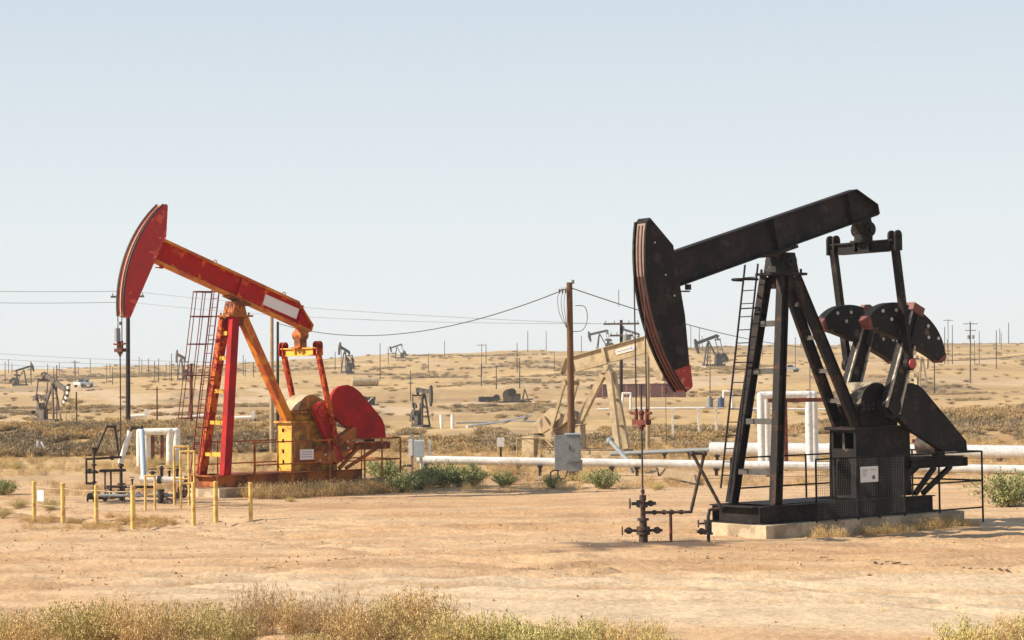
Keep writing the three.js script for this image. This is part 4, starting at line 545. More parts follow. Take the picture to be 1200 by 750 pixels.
for (const [x, yt, yb] of [[6, 424, 448], [36.5, 424, 451], [125, 427, 449], [132, 430, 451], [163, 418, 438], [174, 420, 438], [181, 424, 447], [186, 420, 448], [199, 424, 446], [201, 414, 447], [208, 417, 446], [285, 416, 440], [297, 424, 442], [10, 421, 437], [63, 430, 447], [92, 430, 448], [399.8, 402, 437], [392.7, 412, 434], [445.4, 402, 446], [455, 407, 426], [481, 434, 470], [502, 414, 436], [521, 399, 420], [569.6, 403, 426], [564, 427, 452], [581.6, 429, 456], [609, 419, 455], [618.5, 388, 412], [649.5, 413, 436], [1116, 381, 427], [1107, 383, 426], [1142, 399, 427], [1147.5, 388, 428], [1167.5, 387, 432], [1171.5, 385, 401], [1182, 378, 402], [1095, 418, 462], [949, 397, 457], [932, 395, 433], [809.5, 381, 404], [819.5, 384, 404], [832, 402, 462], [606, 402, 436], [776, 394, 412]]) pole(x, yt, yb, { mat: (x * 7 | 0) % 3 ? M.woodGrey : M.woodDark });
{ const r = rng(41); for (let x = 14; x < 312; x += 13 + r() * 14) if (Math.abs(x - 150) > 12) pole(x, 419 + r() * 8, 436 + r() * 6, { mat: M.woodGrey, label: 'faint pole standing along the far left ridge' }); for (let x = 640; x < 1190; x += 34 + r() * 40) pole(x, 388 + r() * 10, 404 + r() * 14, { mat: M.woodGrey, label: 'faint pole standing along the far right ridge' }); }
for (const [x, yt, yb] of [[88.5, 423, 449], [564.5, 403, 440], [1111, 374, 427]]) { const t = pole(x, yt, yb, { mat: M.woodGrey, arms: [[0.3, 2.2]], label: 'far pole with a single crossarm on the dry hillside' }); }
pole(1137, 377, 449, { mat: M.woodGrey, r: 0.16, arms: [[0.4, 2.6], [1.6, 2.0]], cans: [[2.8, -0.45], [2.8, 0.45]], label: 'tall pole with two crossarms and transformers on the right hill', solo: true });
scene.traverse(o => { if (o.userData) delete o.userData.topW; });
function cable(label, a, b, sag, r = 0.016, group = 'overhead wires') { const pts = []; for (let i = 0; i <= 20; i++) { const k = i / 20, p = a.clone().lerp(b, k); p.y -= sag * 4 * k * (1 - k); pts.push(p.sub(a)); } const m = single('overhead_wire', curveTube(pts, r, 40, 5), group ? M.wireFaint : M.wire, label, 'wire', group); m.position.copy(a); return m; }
{ const top = at(667, 337, 72.8);
  cable('black service wire sagging from the brown pole over the red pumpjack tail', top, at(326, 379, 108), 1.15, 0.02, null);
  cable('black service wire running from the brown pole behind the black pumpjack', at(671, 338, 72.8), at(980, 408, 150), 0.6, 0.02, null);
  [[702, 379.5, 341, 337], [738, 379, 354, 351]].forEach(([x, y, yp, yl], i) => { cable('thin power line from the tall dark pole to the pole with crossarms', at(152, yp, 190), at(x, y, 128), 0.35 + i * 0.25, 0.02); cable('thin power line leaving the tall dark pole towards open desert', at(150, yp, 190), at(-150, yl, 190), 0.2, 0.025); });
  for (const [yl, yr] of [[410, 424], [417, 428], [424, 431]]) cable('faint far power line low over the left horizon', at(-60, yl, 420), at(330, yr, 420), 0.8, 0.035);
  for (const [a, b] of [[[1113, 409, 330], [1240, 441, 120]], [[1110, 416, 330], [1240, 450, 120]]]) cable('pale cable slanting across the right hillside', at(...a), at(...b), 0.3, 0.016).material = M.cream;
  cable('dark cable running low across the right hillside', at(1068, 421, 260), at(1240, 410, 260), 0.6, 0.04, null);
}

// ---------- the other pumping units ----------
const RA = Math.PI;
{ const t = farPump(709, 537, 104, RA - 28 * D2R, -13, -35, [M.cream, M.cream, M.creamDirty], 1, 'cream pumpjack behind the brown utility pole with boxes', { side: -1, carrier: 4.6, rodEnd: 1.0, fat: 1.45 });
  mesh('railing', [tube(V(3.2, 1.5, -1.15), V(8, 1.5, -1.15), 0.035, 6), ...[3.2, 4.6, 6.2, 8].map(x => tube(V(x, 0, -1.15), V(x, 1.5, -1.15), 0.04, 6)), box(0.9, 1.7, 0.6, 7.2, 0.75, -0.8)], M.cream, t);
  const cv = document.createElement('canvas'); cv.width = 128; cv.height = 32; const c = cv.getContext('2d'); c.fillStyle = '#d3c9bc'; c.fillRect(0, 0, 128, 32); c.strokeStyle = '#7a80a8'; c.lineWidth = 5; c.beginPath(); c.moveTo(10, 20); for (let i = 0; i < 8; i++) c.lineTo(18 + i * 12, i % 2 ? 22 : 12); c.stroke(); c.beginPath(); c.arc(112, 15, 9, 0.4, 5); c.stroke();
  const tx = new THREE.CanvasTexture(cv); tx.colorSpace = THREE.SRGBColorSpace; const b = new THREE.Mesh(new THREE.BoxGeometry(1.5, 0.36, 0.02), new THREE.MeshStandardMaterial({ map: tx, roughness: 0.6 })); b.name = 'beam_logo_panel'; b.rotation.y = Math.PI; b.position.set(-1.6, 0.85, -0.06); t.getObjectByName('walking_beam').add(b);
}
{ const t = farPump(61, 496, 44, RA - 40 * D2R, 25, 78, [M.greyPump], 1, 'grey pumpjack with black and white striped head behind the scrub bank', { side: -1, stripes: true, carrier: 2.4, guard: null });
  t.getObjectByName('horse_head').material = M.darkPump;
  const a = gpt(80, 496), f = thing('pipe_guard', 'low pale pipe frame beside the striped pumpjack head', 'guard frame', [a.x, a.y, a.z]); mesh('rail', [tube(V(-0.8, 1.1, 0), V(0.7, 1.1, 0), 0.06, 6)], M.cream, f); for (const x of [-0.7, -0.2, 0.3, 0.65]) mesh('post', tube(V(x, -0.2, 0), V(x, 1.1, 0), 0.05, 6), M.cream, f); }
farPump(496, 502, 39, RA - 66 * D2R, 4, 100, [M.darkPump], 1, 'dark pumpjack seen nearly end on beside white stub posts', { side: -1, carrier: 2.6 });
farPump(466, 420, 13, 20 * D2R, 18, 20, [M.greyPump], 0, 'small grey pumpjack standing alone on the skyline beyond the white tank');
farPump(405, 438, 25, 70 * D2R, -14, 60, [M.darkPump], 0, 'narrow dark pumpjack seen end on beyond the red belt guard');
farPump(832, 430, 29, 30 * D2R, 17, -20, [M.darkPump], 0, 'dark pumpjack on the slope behind the black ladder');
farPump(704, 410, 21, 18 * D2R, 12, 80, [M.greyPump], 0, 'grey skyline pumpjack with lowered head beside the crossarm pole');
farPump(741, 409, 20, 24 * D2R, -16, 40, [M.greyPump], 0, 'grey skyline pumpjack with raised head above the cream beam');
farPump(27, 452, 18, RA + 30 * D2R, -16, 100, [M.greyPump], 0, 'tiny grey pumpjack beyond the striped pumpjack');
farPump(1080, 456, 36, 96 * D2R, 6, 70, [M.cream, M.cream, M.creamDirty], 0, 'pale pumpjack half hidden behind the black counterweights');
farPump(213, 446, 25, 80 * D2R, -10, 60, [M.greyPump], 0, 'faint grey pumpjack among far poles beyond the caged ladder');

// ---------- site equipment ----------
{ const a = gpt(428, 452), s = -a.z / FPX, t = thing('storage_tank', 'white horizontal cylinder tank on the dry slope', 'tank', [a.x, a.y, a.z], 0.15); const L = 29 * s, r = 5 * s; mesh('shell', tube(V(-L / 2, r * 0.95, 0), V(L / 2, r * 0.95, 0), r, 24), M.cream, t); for (const x of [-1, 1]) mesh('end_cap', ball(r * 0.98, x * L / 2, r * 0.95, 0, 0.3, 1, 1), M.cream, t); for (const x of [-0.3, 0.3]) mesh('saddle', box(0.3, r, r * 1.5, x * L, r * 0.3, 0), M.greyPump, t); }
{ const a = gpt(431, 475), s = -a.z / FPX, t = thing('scrap_engine', 'dark scrapped engine lying on bare dirt behind the red belt guard', 'engine', [a.x, a.y, a.z], 0.2); mesh('block', [box(12 * s, 7 * s, 6 * s, 2 * s, 4 * s, 0), box(20 * s, 1.5 * s, 7 * s, 3 * s, 0.8 * s, 0)], M.darkPump, t); mesh('flywheel', disc(5 * s, 2 * s, -5 * s, 6 * s, 2 * s, 20), M.darkIron, t); mesh('cylinder_head', [0, 1, 2, 3].map(k => vcyl(1.3 * s, 4 * s, (-1 + k * 3) * s, 8 * s, 0, 8)), M.greyPump, t); mesh('push_rod', tube(V(-3 * s, 2 * s, 4 * s), V(5 * s, 9 * s, 4 * s), 0.5 * s, 6), M.white, t); }
{ const a = gpt(592, 472), s = -a.z / FPX, t = thing('dismantled_unit', 'dismantled grey green pumping machinery on a pale dirt clearing', 'machinery', [a.x, a.y, a.z], 0.05);
  mesh('skid', box(62 * s, 1.6 * s, 9 * s, 0, 1 * s, 0), M.darkPump, t); mesh('gear_case', [box(20 * s, 9 * s, 8 * s, 8 * s, 6 * s, 0), disc(7 * s, 7 * s, 4 * s, 9 * s, 0, 18)], M.greyPump, t); mesh('engine_block', [box(22 * s, 6 * s, 7 * s, -20 * s, 4.5 * s, 0), disc(4 * s, 8 * s, -10 * s, 6 * s, 0, 14), disc(3 * s, 8 * s, -27 * s, 5 * s, 0, 14)], M.darkPump, t); mesh('tripod_frame', [bar(V(20 * s, 1 * s, 2 * s), V(23 * s, 16 * s, 0), 1.1 * s), bar(V(28 * s, 1 * s, 2 * s), V(23 * s, 16 * s, 0), 1.1 * s)], M.darkPump, t); mesh('crank_wheel', disc(5 * s, 2 * s, 8 * s, 12 * s, 5 * s, 16), M.darkIron, t); mesh('loose_pipe', [tube(V(-34 * s, 1 * s, 5 * s), V(-20 * s, 2 * s, 5 * s), 0.8 * s, 6), tube(V(14 * s, 2 * s, 6 * s), V(32 * s, 4 * s, 5 * s), 1 * s, 6)], M.greyPump, t); }
{ const a = gpt(692, 466), b = gpt(806, 464), d = -a.z, s = d / FPX, t = thing('low_steel_wall', 'long low maroon steel wall on the slope behind the cream pumpjack', 'wall', [a.x, a.y - 0.4, a.z]); const L = 112 * s; for (let k = 0; k < 8; k++) mesh('panel', box(L / 8 - 0.06, 16 * s + 0.4, 0.3, (k + 0.5) * L / 8, 8 * s, 0), M.maroon, t); mesh('top_rail', box(L, 0.16, 0.4, L / 2, 16.4 * s + 0.2, 0), M.maroon, t); }
{ const a = gpt(839, 477), d = 126; for (const [x, lab] of [[832, 'grey pump box'], [845, 'blue drum']]) { const p = at(x, 477, d - 0.6), s = d / FPX; const t = thing('chemical_drum', x < 840 ? 'grey drum standing on the thin raised white pipe' : 'blue drum standing on the thin raised white pipe', 'drum', [p.x, p.y, p.z]); mesh('drum_body', [vcyl(0.2, 0.55, 0, 0.3, 0), vcyl(0.21, 0.03, 0, 0.2, 0), vcyl(0.21, 0.03, 0, 0.42, 0)], x < 840 ? M.grey : M.blueDrum, t); mesh('cap', vcyl(0.06, 0.1, 0.04, 0.62, 0, 8), M.darkIron, t); mesh('shelf', box(0.6, 0.05, 0.5, 0, 0.0, 0), M.grey, t); } }
function pickup(x, y, turn, label, len) { const a = gpt(x, y), t = thing('pickup_truck', label, 'truck', [a.x, a.y, a.z], turn); t.scale.setScalar(len);
  mesh('body', [ext([[-2.6, 0.55], [2.6, 0.55], [2.65, 0.95], [2.5, 1.1], [1.1, 1.15], [-2.6, 1.15]], -0.9, 0.9, 0.06)], M.carWhite, t); mesh('cab', ext([[-1.0, 1.12], [1.15, 1.12], [0.5, 1.8], [-0.8, 1.82]], -0.8, 0.8, 0.06), M.carWhite, t); mesh('window', [ext([[-0.85, 1.2], [0.9, 1.2], [0.42, 1.7], [-0.7, 1.72]], -0.83, 0.83)], M.glass, t); mesh('windscreen', box(0.9, 0.03, 1.4, 0.86, 1.48, 0, -0.8), M.glass, t); mesh('rear_window', box(0.03, 0.42, 1.3, -0.96, 1.48, 0), M.glass, t);
  for (const sx of [-1.7, 1.7]) for (const sz of [-0.82, 0.82]) { const w = mesh('wheel', disc(0.42, 0.26, sx, 0.42, sz, 16), M.tyre, t); mesh('rim', disc(0.22, 0.28, sx, 0.42, sz, 12), M.grey, w); }
  for (const z of [-0.65, 0.65]) mesh('headlight', box(0.04, 0.16, 0.3, 2.62, 0.9, z), M.insulator, t); return t; }
pickup(98, 454, -1.95, 'white pickup truck driving on the dusty far track', 1.1);
pickup(925, 436, 0.2, 'white pickup truck parked on the slope behind the black ladder', 0.85);
{ const a = gpt(44, 532), t = thing('marker_post', 'short white marker post with a sloping stay below the scrub bank', 'post', [a.x, a.y, a.z]); mesh('post', box(0.12, 0.8, 0.12, 0, 0.3, 0), M.white, t); mesh('stay', bar(V(0.2, 0.65, 0), V(0.5, 0.0, 0.1), 0.08), M.white, t); }

// ---------- vegetation ----------
function leafGeo(seed, o) { // stems and leaf-sized faces through a low crown
  const r = rng(seed), P = [], C = [];
  const tri = (a, b, c, col) => { P.push(a.x, a.y, a.z, b.x, b.y, b.z, c.x, c.y, c.z); for (let k = 0; k < 3; k++) C.push(...col); };
  const ns = o.stems;
  for (let i = 0; i < ns; i++) {
    const az = r() * 6.283, sp = Math.pow(r(), 0.6) * o.spread, L = o.h * (0.55 + 0.5 * r()), base = V((r() - 0.5) * o.foot, 0, (r() - 0.5) * o.foot);
    const tip = base.clone().add(V(Math.cos(az) * sp * o.r, L * (1 - 0.35 * sp * sp), Math.sin(az) * sp * o.r)), mid = base.clone().lerp(tip, 0.5).add(V((r() - 0.5) * 0.1 * o.r, 0.12 * L, (r() - 0.5) * 0.1 * o.r));
    const q = k => { const a = base.clone().lerp(mid, k), b = mid.clone().lerp(tip, k); return a.lerp(b, k); };
    const sw = o.stemW; const st = o.stemCol, sv = 0.8 + 0.4 * r(); const scol = st.map(v => v * sv);
    for (let k = 0; k < 4; k++) { const a = q(k / 4), b = q((k + 1) / 4), e = V(-Math.sin(az + r()), 0.2, Math.cos(az + r())).multiplyScalar(sw * (1 - k * 0.2)); tri(a.clone().add(e), a.clone().sub(e), b, scol); }
    const nl = o.leaves;
    for (let k = 0; k < nl; k++) {
      const p = q(o.from + (1 - o.from) * r()).add(V(r() - 0.5, (r() - 0.5) * 0.7, r() - 0.5).multiplyScalar(o.fuzz)); if (p.y < 0) p.y = 0.02;
      const dir = V(r() - 0.5, (r() - 0.5) + o.up, r() - 0.5).normalize(), side = V(r() - 0.5, r() - 0.5, r() - 0.5).cross(dir).normalize(), l = o.leafL * (0.6 + 0.8 * r()), w = o.leafW * (0.6 + 0.8 * r());
      const cc = o.cols[Math.floor(r() * o.cols.length)], v = 0.75 + 0.5 * r(), col = cc.map(x => x * v);
      tri(p.clone().addScaledVector(side, w), p.clone().addScaledVector(side, -w), p.clone().addScaledVector(dir, l), col);
    }
  }
  const g = new THREE.BufferGeometry(); g.setAttribute('position', new THREE.Float32BufferAttribute(P, 3)); g.setAttribute('color', new THREE.Float32BufferAttribute(C, 3)); g.computeVertexNormals(); return g;
}
const leafM = new THREE.MeshStandardMaterial({ vertexColors: true, roughness: 0.9, side: THREE.DoubleSide });
const DRY = [[0.62, 0.42, 0.18], [0.55, 0.37, 0.155], [0.66, 0.47, 0.22], [0.46, 0.31, 0.13]], OLIVE = [[0.50, 0.39, 0.14], [0.56, 0.44, 0.17], [0.40, 0.33, 0.12], [0.58, 0.44, 0.2]], GREEN = [[0.22, 0.245, 0.085], [0.28, 0.29, 0.11], [0.17, 0.2, 0.075], [0.37, 0.34, 0.15]], BROWN = [[0.42, 0.275, 0.125], [0.34, 0.22, 0.105], [0.47, 0.32, 0.15]], SAGE = [[0.33, 0.24, 0.135], [0.38, 0.275, 0.15], [0.26, 0.195, 0.115], [0.43, 0.305, 0.16]];
const kinds = {
  dry: [1, 2, 3].map(s => leafGeo(100 + s, { stems: 110, leaves: 42, h: 0.75, r: 0.75, spread: 1, foot: 0.35, stemW: 0.003, stemCol: [0.34, 0.25, 0.12], from: 0.25, fuzz: 0.1, up: 0.5, leafL: 0.045, leafW: 0.007, cols: DRY })),
  olive: [1, 2, 3].map(s => leafGeo(200 + s, { stems: 110, leaves: 46, h: 0.7, r: 0.8, spread: 1, foot: 0.4, stemW: 0.003, stemCol: [0.3, 0.24, 0.11], from: 0.2, fuzz: 0.1, up: 0.5, leafL: 0.04, leafW: 0.008, cols: OLIVE })),
  twig: [1, 2].map(s => leafGeo(300 + s, { stems: 120, leaves: 22, h: 0.8, r: 0.7, spread: 1, foot: 0.3, stemW: 0.004, stemCol: [0.33, 0.21, 0.1], from: 0.2, fuzz: 0.08, up: 0.6, leafL: 0.07, leafW: 0.004, cols: BROWN })),
  green: [1, 2, 3].map(s => leafGeo(400 + s, { stems: 90, leaves: 34, h: 0.95, r: 0.85, spread: 1, foot: 0.4, stemW: 0.006, stemCol: [0.24, 0.18, 0.1], from: 0.15, fuzz: 0.16, up: 0.5, leafL: 0.09, leafW: 0.02, cols: GREEN })),
  fresh: [1, 2, 3].map(s => leafGeo(700 + s, { stems: 100, leaves: 44, h: 0.7, r: 0.7, spread: 1, foot: 0.35, stemW: 0.003, stemCol: [0.34, 0.3, 0.12], from: 0.2, fuzz: 0.09, up: 0.5, leafL: 0.05, leafW: 0.009, cols: [[0.46, 0.41, 0.14], [0.52, 0.45, 0.17], [0.38, 0.34, 0.12], [0.56, 0.45, 0.2]] })),
  far: [1, 2, 3].map(s => leafGeo(500 + s, { stems: 34, leaves: 14, h: 0.8, r: 0.9, spread: 1, foot: 0.4, stemW: 0.01, stemCol: [0.7, 0.7, 0.7], from: 0.1, fuzz: 0.3, up: 0.6, leafL: 0.26, leafW: 0.032, cols: [[1, 1, 1], [0.88, 0.88, 0.88]] })),
  tuft: [1, 2].map(s => leafGeo(600 + s, { stems: 46, leaves: 2, h: 0.42, r: 0.3, spread: 1, foot: 0.3, stemW: 0.006, stemCol: [1, 1, 1], from: 0.4, fuzz: 0.04, up: 0.8, leafL: 0.06, leafW: 0.006, cols: [[1, 1, 1], [0.9, 0.9, 0.9]] })),
};
const KN = { dry: 'dry_shrub', olive: 'saltbush', twig: 'tumbleweed', green: 'green_shrub', fresh: 'green_brush' };
let vi = 0;
function shrub(kind, x, z, s, label, group, sy = 1) { const g = kinds[kind][vi++ % kinds[kind].length]; const m = new THREE.Mesh(g, leafM); m.name = numbered(KN[kind]); m.position.set(x, gy(x, z) - 0.03, z); m.rotation.y = vi * 2.1; m.scale.set(s, s * sy, s); m.castShadow = m.receiveShadow = true; m.userData = { label, category: 'shrub' }; if (group) m.userData.group = group; scene.add(m); return m; }
const pxg = (x, y) => gpt(x, y, 18);
const FG = 'roadside brush along the yard edge';
// brush in the foreground: [kind, px, base row, size in m]
{ const r = rng(77); const rows = [];
  const L = { dry: 'straw yellow dry brush beside the pale dirt track', olive: 'yellowish olive brush beside the pale dirt track', twig: 'brown twiggy tumbleweed beside the pale dirt track', fresh: 'fresh yellow green brush beside the pale dirt track' };
  const tops = [[0, 716, 'olive'], [28, 722, 'dry'], [62, 712, 'olive'], [88, 708, 'olive'], [118, 704, 'olive'], [148, 706, 'dry'], [176, 716, 'dry'], [205, 708, 'olive'], [235, 705, 'olive'], [262, 710, 'olive'], [292, 698, 'twig'], [316, 692, 'twig'], [345, 702, 'dry'], [372, 706, 'twig'], [402, 702, 'twig'], [424, 712, 'dry'], [452, 704, 'olive'], [478, 694, 'dry'], [500, 696, 'dry'], [524, 716, 'olive'], [552, 722, 'olive'], [582, 720, 'fresh'], [610, 730, 'fresh'], [640, 734, 'fresh'], [668, 728, 'fresh'], [700, 732, 'fresh'], [735, 738, 'dry'], [768, 742, 'fresh'], [1128, 726, 'fresh'], [1152, 738, 'olive'], [1178, 730, 'dry'], [1200, 726, 'olive'], [1216, 722, 'olive']];
  for (const [x, yt, k] of tops) { const yb = Math.min(790, yt + 48 + r() * 12), p = pxg(x, yb), s = (yb - yt) * -p.z / FPX / 0.60, m = shrub(k, p.x, p.z, s, L[k], FG), w = 0.5 + 0.4 * r(); m.scale.x *= w; m.scale.z *= w; }
  for (let i = 0; i < 26; i++) { const x = -10 + i * 27 + r() * 10, yb = 764 + r() * 24, p = pxg(x, yb), k = x > 560 ? 'fresh' : ['dry', 'olive', 'olive', 'twig'][Math.floor(r() * 4)]; shrub(k, p.x, p.z, 0.3 + 0.3 * r(), L[k], FG); }
}
// green shrubs near the pipeline and pads
for (const [k, x, y, h, lab] of [['green', 452, 566, 26, 'green shrub behind the rusty yellow railing'], ['green', 518, 571, 27, 'broad green shrub beside the white cabinet'], ['green', 500, 572, 22, 'green shrub between the cabinet and the pipeline'], ['green', 553, 570, 23, 'dense green shrub under the white pipeline'], ['green', 538, 570, 17, 'low green shrub among the pipeline bushes'], ['twig', 598, 568, 25, 'brown dry shrub under the white pipeline'], ['green', 592, 571, 17, 'low green shrub in front of the brown dry shrub'], ['green', 648, 572, 15, 'small green shrub left of the switch boxes'], ['green', 708, 573, 22, 'bright green shrub right of the switch boxes'], ['olive', 686, 566, 16, 'olive shrub behind the switch boxes'], ['green', 1182, 594, 38, 'round green shrub beside the silver pipeline'], ['green', 474, 577, 22, 'dark green shrub beside the concrete pad corner'], ['green', 492, 574, 18, 'dark green shrub at the foot of the cabinet'], ['olive', 178, 548, 13, 'olive shrub under the square white pipe arch'], ['green', 6, 580, 17, 'green shrub at the edge of the yard'], ['olive', 22, 595, 13, 'low olive shrub behind the first yellow post'], ['olive', 58, 597, 14, 'low olive shrub behind the white placard'], ['olive', 20, 550, 10, 'small olive shrub below the scrub bank'], ['olive', 770, 574, 10, 'thin low olive shrub below the white pipeline'], ['olive', 3, 606, 13, 'low olive shrub on the bare yard'], ['olive', 340, 588, 7, 'tiny dry shrub in front of the red pad'], ['olive', 205, 552, 12, 'pale shrub right of the square white pipe arch']]) { const p = pxg(x, y), s = 1.15 * h * -p.z / FPX / (k === 'green' ? 0.9 : 0.72); shrub(k, p.x, p.z, s, lab, undefined); }
// scattered scrub over the banks and hills, and straw tufts: uncountable
function field(name, geo, list, label) { const m = new THREE.InstancedMesh(geo, new THREE.MeshStandardMaterial({ vertexColors: true, roughness: 0.95, side: THREE.DoubleSide }), list.length); const M4 = new THREE.Matrix4(), q = new THREE.Quaternion(), col = new THREE.Color(); list.forEach((e, i) => { q.setFromAxisAngle(Y1, e.a); M4.compose(V(e.x, gy(e.x, e.z) - 0.03, e.z), q, V(e.s, e.s * e.h, e.s)); m.setMatrixAt(i, M4); m.setColorAt(i, col.setRGB(...e.c)); }); m.name = name; m.userData = { kind: 'stuff', label, category: 'scrub' }; m.castShadow = m.receiveShadow = true; scene.add(m); return m; }
{ const r = rng(5), lists = [[], [], []];
  const pick = a => a[Math.floor(r() * a.length)], tone = c => { const k = 0.8 + 0.4 * r(); return c.map(v => v * k); };
  const push = (x, z, s, c, h = 1) => lists[Math.floor(r() * 3)].push({ x, z, s, h, a: r() * 6.28, c: tone(c) });
  for (let i = 0; i < 60000 && lists[0].length < 7000; i++) { // hills
    const d = 100 + 640 * Math.pow(r(), 0.8), x = (r() - 0.5) * 2 * (d * 0.29 + 6), z = -d;
    const n = fbm(x * 0.045, z * 0.045, 43, 4), n2 = fbm(x * 0.02 + 7, z * 0.02, 49, 3);
    const p = 0.022 + 0.8 * sstep(0.56, 0.68, n) * sstep(0.42, 0.6, n2); if (r() > p) continue;
    push(x, z, 0.35 + 0.8 * r() * r() + d * 0.0009, n2 + 0.1 * r() < 0.56 ? (r() < 0.7 ? DRY[3] : BROWN[2]) : SAGE[r() < 0.6 ? 1 : 3], 0.55);
  }
  for (let i = 0; i < 3600; i++) { // the scrub bank beyond the red unit
    const x = -46 + r() * 42, d = 105 + 12 * r(), z = -d; if (fbm(x * 0.25, z * 0.25, 71, 3) < 0.46 || x + (d - 110) * 0.06 > -8 - 4 * r()) continue;
    const straw = fbm(x * 0.12, d * 0.3, 73, 3) + (d - 110) * 0.06 > 0.55; push(x, z, (straw ? 0.22 : 0.34) + 0.4 * r(), straw ? (fbm(x * 0.2, d, 74, 2) > 0.5 ? DRY[1] : BROWN[2]) : SAGE[fbm(x * 0.2, d * 0.2, 76, 2) > 0.5 ? 3 : 0], 0.85); }
  for (let i = 0; i < 1500; i++) { const x = -10 + r() * 46, d = 110 + 7 * r(); if (fbm(x * 0.3, 2.2, 75, 3) < 0.42) continue; push(x, -d, 0.25 + 0.4 * r(), fbm(x * 0.25, d * 0.2, 91, 2) < 0.5 ? SAGE[1] : BROWN[2], 0.8); }
  for (let i = 0; i < 1400; i++) { const x = -22 + r() * 40, d = 160 + 16 * r(); if (fbm(x * 0.2, 5.2, 78, 3) < 0.46) continue; push(x, -d, 0.35 + 0.6 * r(), fbm(x * 0.2, d * 0.2, 92, 2) < 0.52 ? SAGE[1] : DRY[3], 0.8); }
  for (let i = 0; i < 900; i++) { const x = 22 + r() * 26, d = 146 + 14 * r(); if (fbm(x * 0.2, 7.2, 79, 3) < 0.45) continue; push(x, -d, 0.4 + 0.6 * r(), fbm(x * 0.2, d * 0.2, 94, 2) < 0.5 ? SAGE[0] : BROWN[2], 0.8); }
  lists.forEach((l, i) => field(i ? 'hill_scrub_00' + i : 'hill_scrub', kinds.far[i], l, 'low dry scrub dotted over the banks and hills'));
  const tl = [[], []]; const tuft = (x, z, s, c) => tl[Math.floor(r() * 2)].push({ x, z, s, h: 0.7 + 0.6 * r(), a: r() * 6.28, c: tone(c) });
  const near = (o, ang, x, z) => [o[0] + Math.cos(ang) * x + Math.sin(ang) * z, o[2] - Math.sin(ang) * x + Math.cos(ang) * z];
  for (let i = 0; i < 900; i++) { const [x, z] = near(redO, 42 * D2R, 0.2 + r() * 6.5, 1.25 + r() * r() * 1.6); if (fbm(x * 0.9, z * 0.9, 81, 2) < 0.42) continue; tuft(x, z, 0.5 + 0.7 * r(), pick(DRY.concat(BROWN))); }
  for (let i = 0; i < 420; i++) { const [x, z] = near(blackO, 38 * D2R, 0.6 + r() * 6, 1.18 + r() * r() * 0.7); if (fbm(x * 1.1, z * 1.1, 83, 2) < 0.48) continue; tuft(x, z, 0.25 + 0.4 * r(), pick(DRY)); }
  for (let i = 0; i < 900; i++) { const p = pxg(20 + r() * 200, 604 + r() * 17); if (fbm(p.x * 0.8, p.z * 0.8, 85, 2) < 0.5) continue; tuft(p.x, p.z, 0.18 + 0.3 * r(), pick(DRY)); }
  for (let i = 0; i < 5200; i++) { const d = 66 + 46 * r(), x = (r() - 0.5) * d * 0.56, z = -d; if (fbm(x * 0.14, z * 0.2, 87, 3) < 0.5 - 0.16 * sstep(78, 96, d)) continue; tuft(x, z, 0.35 + 0.6 * r(), pick(DRY.concat(BROWN))); }
  for (let i = 0; i < 400; i++) { const d = 26 + 30 * r(), x = (r() - 0.5) * d * 0.56; if (fbm(x * 0.3, d * 0.4, 89, 3) < 0.58) continue; tuft(x, -d, 0.12 + 0.2 * r(), pick(DRY)); }
  for (let i = 0; i < 260; i++) { const p = pxg(-5 + r() * 780, 738 + r() * 40); tuft(p.x, p.z, 0.3 + 0.45 * r(), pick(DRY.concat(OLIVE))); }
  tl.forEach((l, i) => field(i ? 'straw_grass_00' + i : 'straw_grass', kinds.tuft[i], l, 'dry straw grass tufts round the pads and banks'));
}
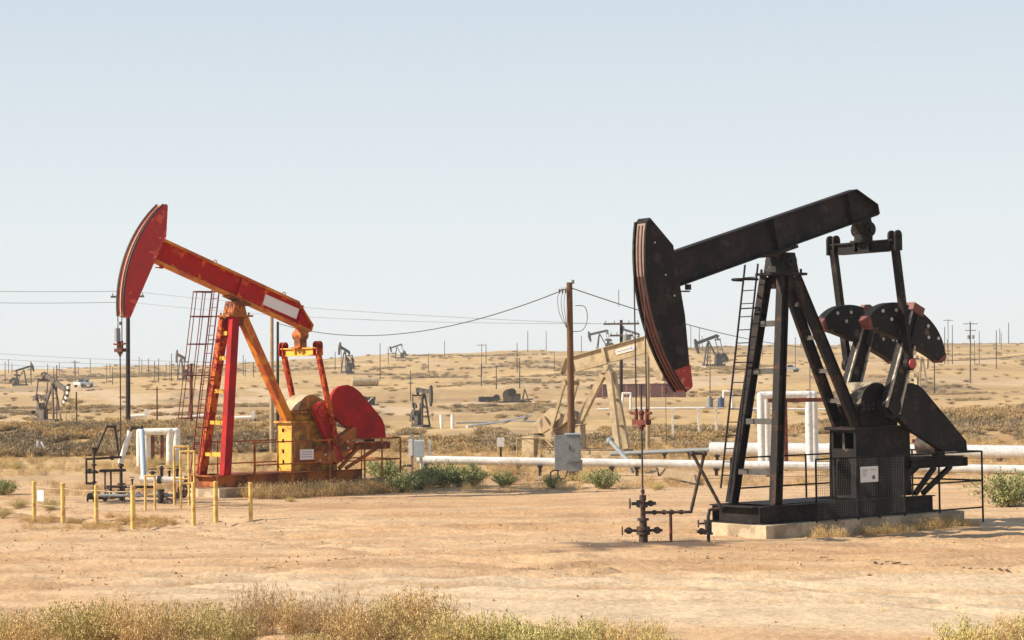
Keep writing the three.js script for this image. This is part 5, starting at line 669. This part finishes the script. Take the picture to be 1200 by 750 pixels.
{ const r = rng(123), g = new THREE.IcosahedronGeometry(1, 0), P = g.attributes.position; for (let i = 0; i < P.count; i++) { const k = 0.75 + 0.5 * hash2(Math.round(P.getX(i) * 50), Math.round(P.getY(i) * 50 + P.getZ(i) * 90), 3); P.setXYZ(i, P.getX(i) * k, P.getY(i) * k * 0.7, P.getZ(i) * k); } g.computeVertexNormals();
  const L = []; for (let i = 0; i < 40000 && L.length < 5200; i++) { const d = 24 + 46 * r(), x = (r() - 0.5) * d * 0.56, z = -d; const k = Math.max(rutAt(x, z) * 0.7, 0.9 * sstep(0.56, 0.68, fbm(x * 0.25, z * 0.8, 97, 4))) * (1 - smoothRoad(x, z)); if (r() > k + 0.02) continue; L.push([x, z, 0.008 + 0.02 * Math.pow(r(), 4)]); }
  const m = new THREE.InstancedMesh(g, new THREE.MeshStandardMaterial({ color: new THREE.Color().setRGB(0.46, 0.29, 0.16), roughness: 1 }), L.length), M4 = new THREE.Matrix4(), q = new THREE.Quaternion(); L.forEach(([x, z, s], i) => { q.setFromAxisAngle(V(0.3, 0.9, 0.3).normalize(), i); M4.compose(V(x, gy(x, z) + s * 0.3, z), q, V(s * 1.3, s, s * 1.3)); m.setMatrixAt(i, M4); }); m.name = 'dirt_clods'; m.userData = { kind: 'stuff', label: 'loose brown dirt clods scattered over the yard', category: 'dirt' }; m.castShadow = m.receiveShadow = true; scene.add(m); }
{ // tread ridges pressed into the dirt by tyres
  const g = new THREE.BoxGeometry(0.05, 0.014, 0.2), L = [], r = rng(321);
  for (const [a, b, bow] of [[gpt(800, 684), gpt(1030, 671), 0.5], [gpt(820, 679), gpt(1040, 667), 0.5], [gpt(960, 655), gpt(1190, 664), 0.4], [gpt(250, 668), gpt(420, 652), 0.5]]) { const n = Math.floor(a.distanceTo(b) / 0.16), ang = -Math.atan2(b.z - a.z, b.x - a.x); for (let i = 0; i < n; i++) { const k = i / n, p = a.clone().lerp(b, k); p.z += bow * 4 * k * (1 - k); if (fbm(i * 0.07, a.x, 99, 2) < 0.42) continue; for (const s of [-1, 1]) L.push([p.x + (r() - 0.5) * 0.03 + Math.sin(ang) * 0.13 * s, p.z + Math.cos(ang) * 0.13 * s, ang + s * 0.5]); } }
  const m = new THREE.InstancedMesh(g, new THREE.MeshStandardMaterial({ color: new THREE.Color().setRGB(0.50, 0.325, 0.165), roughness: 1 }), L.length), M4 = new THREE.Matrix4(), q = new THREE.Quaternion(); L.forEach(([x, z, a], i) => { q.setFromAxisAngle(Y1, a); M4.compose(V(x, gy(x, z) + 0.004, z), q, V(1, 1, 1)); m.setMatrixAt(i, M4); }); m.name = 'tyre_tread_marks'; m.userData = { kind: 'stuff', label: 'tyre tread ridges pressed into the dirt yard', category: 'tracks' }; m.castShadow = m.receiveShadow = true; scene.add(m); }
renderer.render(scene, camera);
